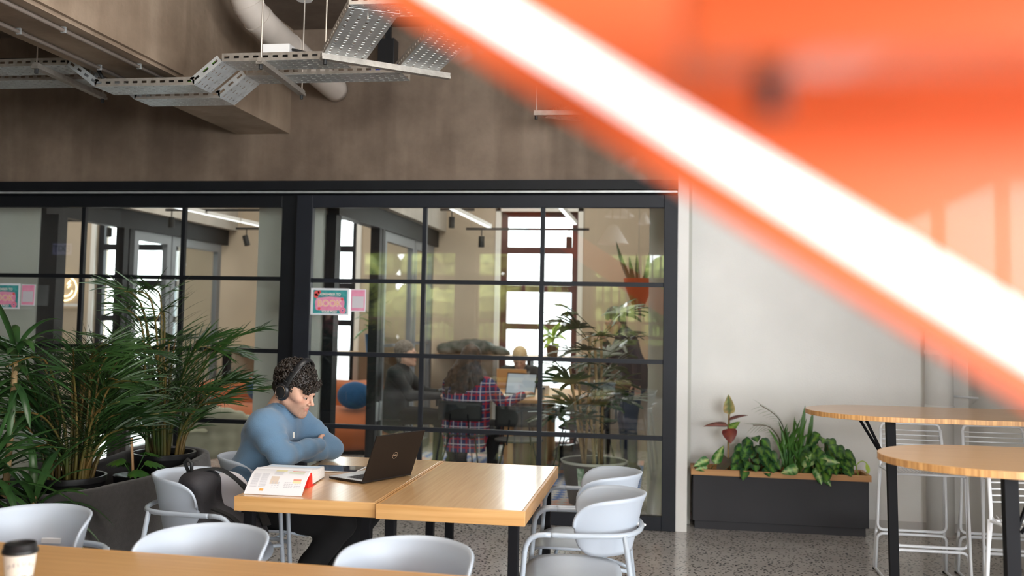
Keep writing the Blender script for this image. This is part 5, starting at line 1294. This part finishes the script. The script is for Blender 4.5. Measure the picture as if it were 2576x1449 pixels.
# neon face
t=thing('neon_sign','warm white neon smiling face on the beige far wall at left','sign',(-7.60,FW-.03,1.775))
def ring(n,pts,r=.006):MB().tube(pts,r,8).build(n,m_neon,t,smooth=True)
ring('neon_outline',[(.155*math.cos(a),0,.155*math.sin(a)) for a in [2*PI*i/36+1 for i in range(36)]]+[(.155*math.cos(1),0,.155*math.sin(1))])
ring('neon_mouth',[(.10*math.cos(a),0,.0+.10*math.sin(a)) for a in [PI*(1.08+.84*i/14) for i in range(15)]])
for sx in(-.055,.045):ring('neon_eye',[(sx+.02,0,.10),(sx-.02,0,.055),(sx+.02,0,.055),(sx-.01,0,.01)],.008)
tag(MB().box(-7.80,FW-.06,1.55,-7.4,FW-.045,1.58).build('neon_shelf',m_whitepl),'small white ledge under the neon face','shelf')
# terracotta hanging planter at the inner right column
t=thing('hanging_planter','terracotta wall planter with upright snake plant leaves beside the inner column','planter',(-.24,9.0,1.62))
MB().lathe([(.0,-.02),(.05,0),(.13,.2),(.14,.27),(.125,.27),(.12,.2),(0,.19)],24).build('planter_pot',m_terra,t,smooth=True,angle=50)
b=MB()
for i,(x,h,l) in enumerate(((-.05,.42,-.16),(.0,.30,-.02),(.05,.34,.05),(.02,.25,.1),(-.03,.28,-.06))):
    pts=[V((x,0,.2)).lerp(V((x+l,.02*i,.2+h)),k/6)+V((l*.1*math.sin(k/6*3),0,0)) for k in range(7)];b.strip(pts,[.03,.042,.045,.042,.034,.02,.002],(1,.3,0),.2)
b.build('leaves',m_leafd,t,smooth=True);MB().tube([(0,0,.27),(0,0,2.1)],.003,5).build('hanging_cord',m_rod,t)

# ================================================================ PLANTS
def leaf_blade(b,base,d,L,w,side,droop=.3,n=6,fold=.2,prof=None,cols=None):
    base=V(base);d=V(d).normalized();pts=[];p=base.copy()
    for i in range(n+1):
        pts.append(p.copy());d=(d+V((0,0,-droop/n))).normalized();p=p+d*L/n
    prof=prof or (lambda t:math.sin(PI*min(1,(t*.93+.07)))**.7)
    b.strip(pts,[max(.0006,w*prof(i/n)) for i in range(n+1)],side,fold,cols)
    return pts
def palm(label,x,y,z0,potr,poth,nf,hmin,hmax,spread,seed,lean=(0,0),cat='plant',lscale=1):
    rng=random.Random(seed);t=thing('areca_palm',label,cat,(x,y,z0),0)
    MB().lathe([(potr*.8,0),(potr*.97,poth-.03),(potr,poth-.03),(potr,poth),(potr*.93,poth),(potr*.9,poth-.04),(0,poth-.04)],32).build('pot',m_potblack,t,smooth=True,angle=40)
    MB().lathe([(0,poth-.035),(potr*.9,poth-.035)],20).build('soil',m_soil,t)
    bs=MB();bl=MB()
    for i in range(nf):
        a=rng.uniform(0,2*PI);r0=potr*.6*math.sqrt(rng.random());out=V((math.cos(a),math.sin(a),0));h=rng.uniform(hmin,hmax);sp=spread*rng.uniform(.35,1.1)
        base=V((r0*math.cos(a+rng.uniform(-.5,.5)),r0*math.sin(a+rng.uniform(-.5,.5)),poth-.04));top=base+out*sp*.50+V((lean[0],lean[1],0))*.6+V((0,0,h*.86));tip=base+out*sp*1.15+V((lean[0],lean[1],0))+V((0,0,h*rng.uniform(.80,1.04)))
        mid=base+out*sp*.12+V((0,0,h*.42));P=smooth_path([base,mid,top,tip],8)
        n=len(P);bs.tube(P,[.009*(1-.8*k/n)+.0012 for k in range(n)],5)
        k0=int(n*.30);sd=(P[-1]-P[k0]);sd.z=0;cr=sd.cross(V((0,0,1)));cr=cr.normalized() if cr.length>1e-4 else V((1,0,0))
        m_=int((n-k0)*.95)
        for q in range(m_):
            f=k0+(n-1-k0)*q/m_;i0=int(f);p=P[i0].lerp(P[min(i0+1,n-1)],f-i0);tn=(P[min(i0+1,n-1)]-P[max(0,i0-1)]).normalized();u=q/m_
            for s_ in(-1,1):
                L=(.21+.13*math.sin(PI*min(1,u*1.1+.15)))*rng.uniform(.8,1.1)*(1 if u<.8 else .75)*lscale;d=(tn*(.50+.6*u)+cr*s_*(.95-.3*u)+V((0,0,.30+rng.uniform(-.25,.25)))).normalized()
                leaf_blade(bl,p,d,L,.0095*rng.uniform(.8,1.15),tn.cross(d),droop=rng.uniform(.15,.75),n=5,fold=.15)
    bs.build('stems',m_stemy,t,smooth=True);bl.build('fronds',m_leaf,t,smooth=True);return t
# low dark felt planter holding two palms
t=thing('felt_planter','long curved charcoal felt planter beside the left glass panel','planter',(-3.1,5.15,0))
s=SDF((-.8,-1.05,-.02),(.6,.95,.75),.012)
pts=[V((-.22,-.52,0)),V((-.06,-.32,0)),V((.04,-.05,0)),V((.06,.25,0)),V((.03,.50,0))]
for i in range(4):
    for z in(.06,.22,.36,.48,.56):s.cone(pts[i]+V((0,0,z)),pts[i+1]+V((0,0,z)),.25+.06*z,.25+.06*z,.06)
s.F=np.maximum(s.F,(s.ax[2][None,None,:]-(.60+.05*s.ax[1][None,:,None])) ).astype(np.float32)
for i in range(4):s.cone(pts[i]+V((0,0,.64)),pts[i+1]+V((0,0,.64)),.235,.235,.03,cut=True)
for i in range(4):s.cone(pts[i]+V((0,0,.50)),pts[i+1]+V((0,0,.50)),.225,.225,.03,cut=True)
s.F=np.maximum(s.F,-(s.ax[2][None,None,:]-.004)).astype(np.float32);s.build('felt_shell',m_felt,t,relax=2)
palm('tall areca palm in a black pot at the right end of the felt planter',-3.04,5.62,.40,.19,.24,42,.30,1.12,.52,11,(.05,0))
palm('areca palm in a black pot at the near left end of the felt planter',-3.16,4.86,.40,.18,.21,42,.25,.80,.48,23,(-.08,.05))
# monstera
t=thing('monstera','small monstera with a wooden stake between the two palms','plant',(-3.02,5.24,.42))
MB().lathe([(.0,0),(.09,0),(.11,.14),(.10,.14),(0,.12)],20).build('pot',m_potblack,t,smooth=True,angle=40);MB().tube([(0,0,.12),(-.02,0,.35)],.008,6).build('stake',m_oak,t)
b=MB()
for a,h,L in((.2,.22,.12),(-.8,.18,.11),(1.2,.26,.12),(2.6,.2,.11),(-2,.24,.1)):
    d=V((math.cos(a),math.sin(a),.2));p0=V((0,0,.12));p1=V((math.cos(a)*.08,math.sin(a)*.08,h));b.tube([p0,p1],.003,5)
    for k in range(-4,5):
        dd=V((math.cos(a+k*.33),math.sin(a+k*.33),-.1));leaf_blade(b,p1,dd,L*(1-.03*k*k),.035,dd.cross(V((0,0,1))),.5,4,.05)
b.build('leaves',m_fresh,t,smooth=True)
# dracaena at the far left
def dracaena(label,x,y,z0,stems,seed,pot=None):
    rng=random.Random(seed);t=thing('dracaena',label,'plant',(x,y,z0))
    if pot:MB().lathe([(0,0),(pot*.8,0),(pot,.26),(pot*.93,.26),(pot*.9,.22),(0,.22)],28).build('pot',m_potblack,t,smooth=True,angle=40)
    bl=MB()
    for j,(sx,sy,h,n,L) in enumerate(stems):
        MB().tube(smooth_path([(sx*.3,sy*.3,.2),(sx*.8,sy*.8,h*.5),(sx,sy,h)],5),[.022-.0008*i for i in range(11)],8).build('cane',m_cane,t,smooth=True)
        for i in range(n):
            a=i*2.4+rng.uniform(-.2,.2);el=1.25-1.5*(i/n)+rng.uniform(-.15,.15);zz=h-.22*(i/n);d=V((math.cos(a)*math.cos(el),math.sin(a)*math.cos(el),math.sin(el)))
            leaf_blade(bl,(sx,sy,zz),d,L*rng.uniform(.75,1.1),.038,d.cross(V((0,0,1))),rng.uniform(.9,1.9),8,.22,prof=lambda t_:math.sin(PI*min(1,t_*.9+.10))**.55)
    bl.build('leaves',m_leafd,t,smooth=True);return t
dracaena('tall dracaena with long arching leaves at the left edge of the picture',-3.30,4.42,0,[(.05,.06,1.30,34,.40),(-.22,-.02,.98,44,.42),(.10,-.14,.80,46,.44),(-.12,.10,.62,44,.42),(.22,.02,.58,44,.42),(-.35,.05,.7,36,.4)],31,.2)
# rhapis palm behind the right glazed panel
def rhapis(label,x,y,seed):
    rng=random.Random(seed);t=thing('lady_palm',label,'plant',(x,y,.008))
    MB().lathe([(0,0),(.20,0),(.265,.33),(.275,.345),(.262,.345),(.245,.28),(0,.28)],40).build('pot',m_greypot,t,smooth=True,angle=45)
    MB().lathe([(.268,.33),(.278,.347),(.266,.352),(.260,.345),(.268,.33)],40,caps=False).build('pot_rim',m_greyw,t,smooth=True)
    b=MB();R=lambda a,z:(math.sin(a)*(.20+.065*z/.33+.0015),-math.cos(a)*(.20+.065*z/.33+.0015),z)
    a0=-.48
    for i in range(3):b.quad(R(a0+i*.08,.08),R(a0+(i+1)*.08,.08),R(a0+(i+1)*.08,.31),R(a0+i*.08,.31))
    b.build('plant_label',mat('label_green',(.02,.18,.05),.4,color2=(.75,.85,.75),vscale=22),t)
    bl=MB()
    for j in range(7):
        a=rng.uniform(0,6.28);r=.13*rng.random();h=rng.uniform(.85,1.5);base=V((r*math.cos(a),r*math.sin(a),.28));top=V((base.x*1.6+rng.uniform(-.08,.08),base.y*1.6,h))
        MB().tube([base,base.lerp(top,.5)+V((rng.uniform(-.02,.02),0,0)),top],.012,7).build('cane',m_cane,t,smooth=True)
        for k in range(5):
            f=rng.uniform(.30,1);p=base.lerp(top,f);aa=k*2.4+j;d=V((math.cos(aa),math.sin(aa),rng.uniform(.3,1.2))).normalized();L=rng.uniform(.18,.34);q=p+d*L;bl.tube([p,q],.0035,5)
            sd=d.cross(V((0,0,1))).normalized();u=sd.cross(d)
            for m_ in range(-4,5):
                dd=(d*math.cos(m_*.30)+sd*math.sin(m_*.30)+u*.1).normalized();leaf_blade(bl,q,dd,rng.uniform(.20,.30),.034,dd.cross(u),rng.uniform(.4,1.1),5,.12,prof=lambda t_:min(1,.35+2.2*t_)*(1 if t_<.85 else .6))
    bl.build('leaves',m_leaf,t,smooth=True)
rhapis('tall lady palm in a wide grey pot behind the right glazed panel',-.56,8.02,5)
# bright potted plant on the far shelf
def potted(label,x,y,z,pr,ph,pm,leaves,L,w,lm,seed,stem=.12):
    rng=random.Random(seed);t=thing('potted_plant',label,'plant',(x,y,z))
    MB().lathe([(0,0),(pr*.78,0),(pr,ph),(pr*.9,ph),(0,ph-.015)],22).build('pot',pm,t,smooth=True,angle=40)
    b=MB();b.tube([(0,0,ph-.02),(0,0,ph+stem)],.012,6)
    for i in range(leaves):
        a=i*2.4;el=rng.uniform(.1,1.3);d=V((math.cos(a)*math.cos(el),math.sin(a)*math.cos(el),math.sin(el)));leaf_blade(b,(0,0,ph+stem*rng.random()),d,L*rng.uniform(.7,1.1),w,d.cross(V((0,0,1))),1.3,6,.15)
    b.build('leaves',lm,t,smooth=True)
m_lime=mat('lime_leaf',(.30,.50,.04),.45,color2=(.55,.70,.10),vscale=7)
potted('lime green potted plant on the counter shelf before the bright window',-1.27,11.1,1.065,.078,.14,m_walnut,22,.26,.07,m_lime,2)
potted('thin-stemmed plant in a dark pot on the shelf seen through the glass door',-3.42,11.12,1.065,.095,.22,m_bluev,14,.34,.05,m_fresh,8,.3)

# ---- planter box by the right wall
t=thing('planter_box','charcoal planter box with a timber rim standing against the white wall','planter',(.83,7.40,0),.01)
MB().box(-.60,-.115,.0,.595,.12,.06).build('plinth',m_box,t);b=MB();b.box(-.615,-.13,.06,.615,.135,.39);b.build('box_body',m_box,t,bevel=.002)
b=MB();b.box(-.63,-.145,.39,.63,-.12,.432);b.box(-.63,.12,.39,.63,.145,.432);b.box(-.63,-.12,.39,-.605,.12,.432);b.box(.605,-.12,.39,.63,.12,.432);b.build('timber_rim',m_timber,t)
MB().box(-.605,-.12,.385,.605,.12,.40).build('soil',m_soil,t)
def broad_leaf(b,base,d,L,w,nrm,c_edge,c_mid,heart=.25,n=8,droop=.3):
    """broad blade across 5 columns with a pale middle"""
    base=V(base);d=V(d).normalized();sd=d.cross(V(nrm));sd=sd.normalized() if sd.length>1e-4 else d.orthogonal().normalized();pts=[];p=base.copy()
    vs=[];cs=[]
    for i in range(n+1):
        u=i/n;ww=w/2*(math.sin(PI*(u**(.55+.2*heart)))**.8 if u<1 else 0)+.0004;up=sd.cross(d)
        for k,cc in((-1,c_edge),(-.55,c_edge),(0,c_mid),(.55,c_edge),(1,c_edge)):
            q=.35+.65*random.random();col=[cc[j]*(.8+.4*random.random()) for j in range(3)]
            if abs(k)==.55 and random.random()<.45:col=[(c_edge[j]+c_mid[j])/2 for j in range(3)]
            vs.append(p+sd*ww*k+up*ww*(abs(k)*.22));cs.append(col)
        d=(d+V((0,0,-droop/n))).normalized();p=p+d*L/n
    fs=[(i*5+k,i*5+k+1,(i+1)*5+k+1,(i+1)*5+k) for i in range(n) for k in range(4)];b.add(vs,fs,cs)
def wy(x):return 7.38
t=thing('rubber_plant','rubber plant with dark red and variegated leaves in the planter box, left','plant',(.475,7.40,.40))
MB().tube(smooth_path([(0,0,0),(.0,0,.2),(.005,0,.44)],4),.008,7).build('stem',m_cane,t,smooth=True)
dk=(.045,.04,.02);md=(.30,.045,.035)
b=MB()
broad_leaf(b,(0.005,-.01,.42),(-.05,-.1,1),.15,.085,(0,-1,0),(.50,.40,.15),(.06,.13,.03),0,droop=0)
broad_leaf(b,(0,-.02,.34),(-1,-.2,.12),.19,.07,(0,-.5,1),(.10,.03,.02),(.32,.10,.07),0)
broad_leaf(b,(0,-.02,.38),(.9,-.2,.45),.15,.045,(0,-.5,1),(.09,.03,.03),(.20,.06,.05),0)
broad_leaf(b,(0,-.03,.32),(.12,-.6,-.6),.12,.11,(0,-1,.4),(.16,.03,.025),(.26,.06,.04),.2,droop=.8)
broad_leaf(b,(0,-.03,.10),(-.6,-.5,-.25),.15,.10,(0,-1,.5),(.08,.065,.04),(.10,.08,.05),.2,droop=.8)
broad_leaf(b,(0,-.03,.10),(.6,-.4,-.25),.11,.08,(0,-1,.5),(.07,.06,.04),(.10,.08,.05),.2,droop=.8)
broad_leaf(b,(0,0,.30),(.5,-.3,.6),.12,.06,(0,-1,.5),(.10,.26,.03),(.35,.48,.10),0)
b.build('leaves',m_vari,t,smooth=True)
def bushy(name,label,x,w,h,n,L,ce,cm,seed,spill=.5,y=7.38):
    random.seed(seed);t=thing(name,label,'plant',(x,y,.40));b=MB();bs=MB()
    for i in range(n):
        a=random.uniform(0,2*PI);q=math.sqrt(random.random());px=math.cos(a)*w*q;py=math.sin(a)*.10*q-.02;hz=h*(1-.55*q*q)*random.uniform(.25,1)
        p=V((px,py,hz));d=V((math.cos(a)*.7,-.55+math.sin(a)*.4,random.uniform(-.9,.1)*spill-.1));broad_leaf(b,p,d,L*random.uniform(.7,1.15),L*.72,(0,-1,.6),ce,cm,.8,6,.7)
        if i%2==0: bs.tube([V((px*.25,py*.3,0)),V((px*.7,py*.8,hz*.7)),p],.0025,4)
    bs.build('stems',m_stemy,t,smooth=True);b.build('leaves',m_vari,t,smooth=True);return t
bushy('pothos_plant','bushy heart-leaved climber in the planter box, right of the rubber plant',.66,.13,.28,62,.098,(.018,.075,.025),(.12,.27,.04),41)
bushy('pothos_plant','taller bushy heart-leaved climber in the right part of the planter box',1.17,.15,.33,76,.100,(.022,.085,.022),(.15,.30,.04),42)
def dieff(label,x,leaves,seed):
    random.seed(seed);t=thing('dieffenbachia',label,'plant',(x,7.30,.41));b=MB();bs=MB()
    for dx,dz,px,pz,L,w in leaves:
        p=V((px,-.03,pz));bs.tube([V((0,0,0)),p],.004,5);broad_leaf(b,p,(dx,-.35,dz),L,w,(0,-1,.3),(.03,.15,.02),(.50,.65,.28),.1,9,.3)
    bs.build('stems',m_stemy,t,smooth=True);b.build('leaves',m_vari,t,smooth=True)
dieff('dumb cane with pale-centred green leaves at the left end of the planter box',.33,[(.35,1,.04,.06,.17,.075),(-1,-.25,.0,.09,.13,.07),(-1,.05,-.01,.03,.10,.05)],51)
dieff('dumb cane with one pale-centred leaf over the rim, middle of the planter box',.96,[(-1,-.05,.0,.05,.14,.08),(.3,.9,.04,.06,.13,.06)],52)
dieff('dumb cane with white-centred leaves spilling over the rim, right of the middle',1.08,[(-.4,.6,-.02,.08,.11,.07),(1,.1,.02,.12,.15,.075),(.35,-1,.0,.07,.13,.075),(.8,-.8,.03,.03,.12,.06)],53)
t=thing('small_palm','upright fan of slim green leaves in the middle of the planter box','plant',(.90,7.40,.40));rng=random.Random(61);b=MB();bs=MB()
for i in range(70):
    a=rng.uniform(0,6.28);q=rng.random();d=V((math.cos(a)*.55*q,math.sin(a)*.4*q-.1,1));base=V((rng.uniform(-.06,.12),rng.uniform(-.05,.05),rng.uniform(0,.18)));leaf_blade(b,base,d,rng.uniform(.14,.30),.017,d.cross(V((0,1,0))),rng.uniform(.2,1.1),6,.2)
for P_ in ([(0,0,.1),(-.02,0,.30),(-.08,-.02,.42),(-.20,-.03,.50)],[(0,0,.1),(-.04,0,.22),(-.13,-.02,.34),(-.25,-.03,.35)]):
    P=smooth_path(P_,5);bs.tube(P,.003,5)
    for k in range(5,len(P)-1):
        for s_ in(-1,1):leaf_blade(b,P[k],(P[k+1]-P[k]).normalized()*1.0+V((0,-.3,.5*s_)),.10,.014,(0,1,0),.5,4,.1)
for px,hh in((.10,.46),(.16,.42)):leaf_blade(b,(px-.02,0,.15),(.12,0,1),hh-.1,.035,(1,0,0),.1,7,.1)
bs.build('stems',m_stemy,t,smooth=True);b.build('leaves',m_fresh,t,smooth=True)
t=thing('seedling','curly pale sprout at the right end of the planter box','plant',(1.40,7.38,.40));b=MB();b.tube(smooth_path([(0,0,0),(-.02,0,.08),(.02,0,.12),(.06,0,.09),(.05,0,.03)],6),.004,6);leaf_blade(b,(.05,0,.10),(.2,-.3,-.9),.07,.03,(1,0,0),.3,5,.2);b.build('stem',m_lime,t,smooth=True)
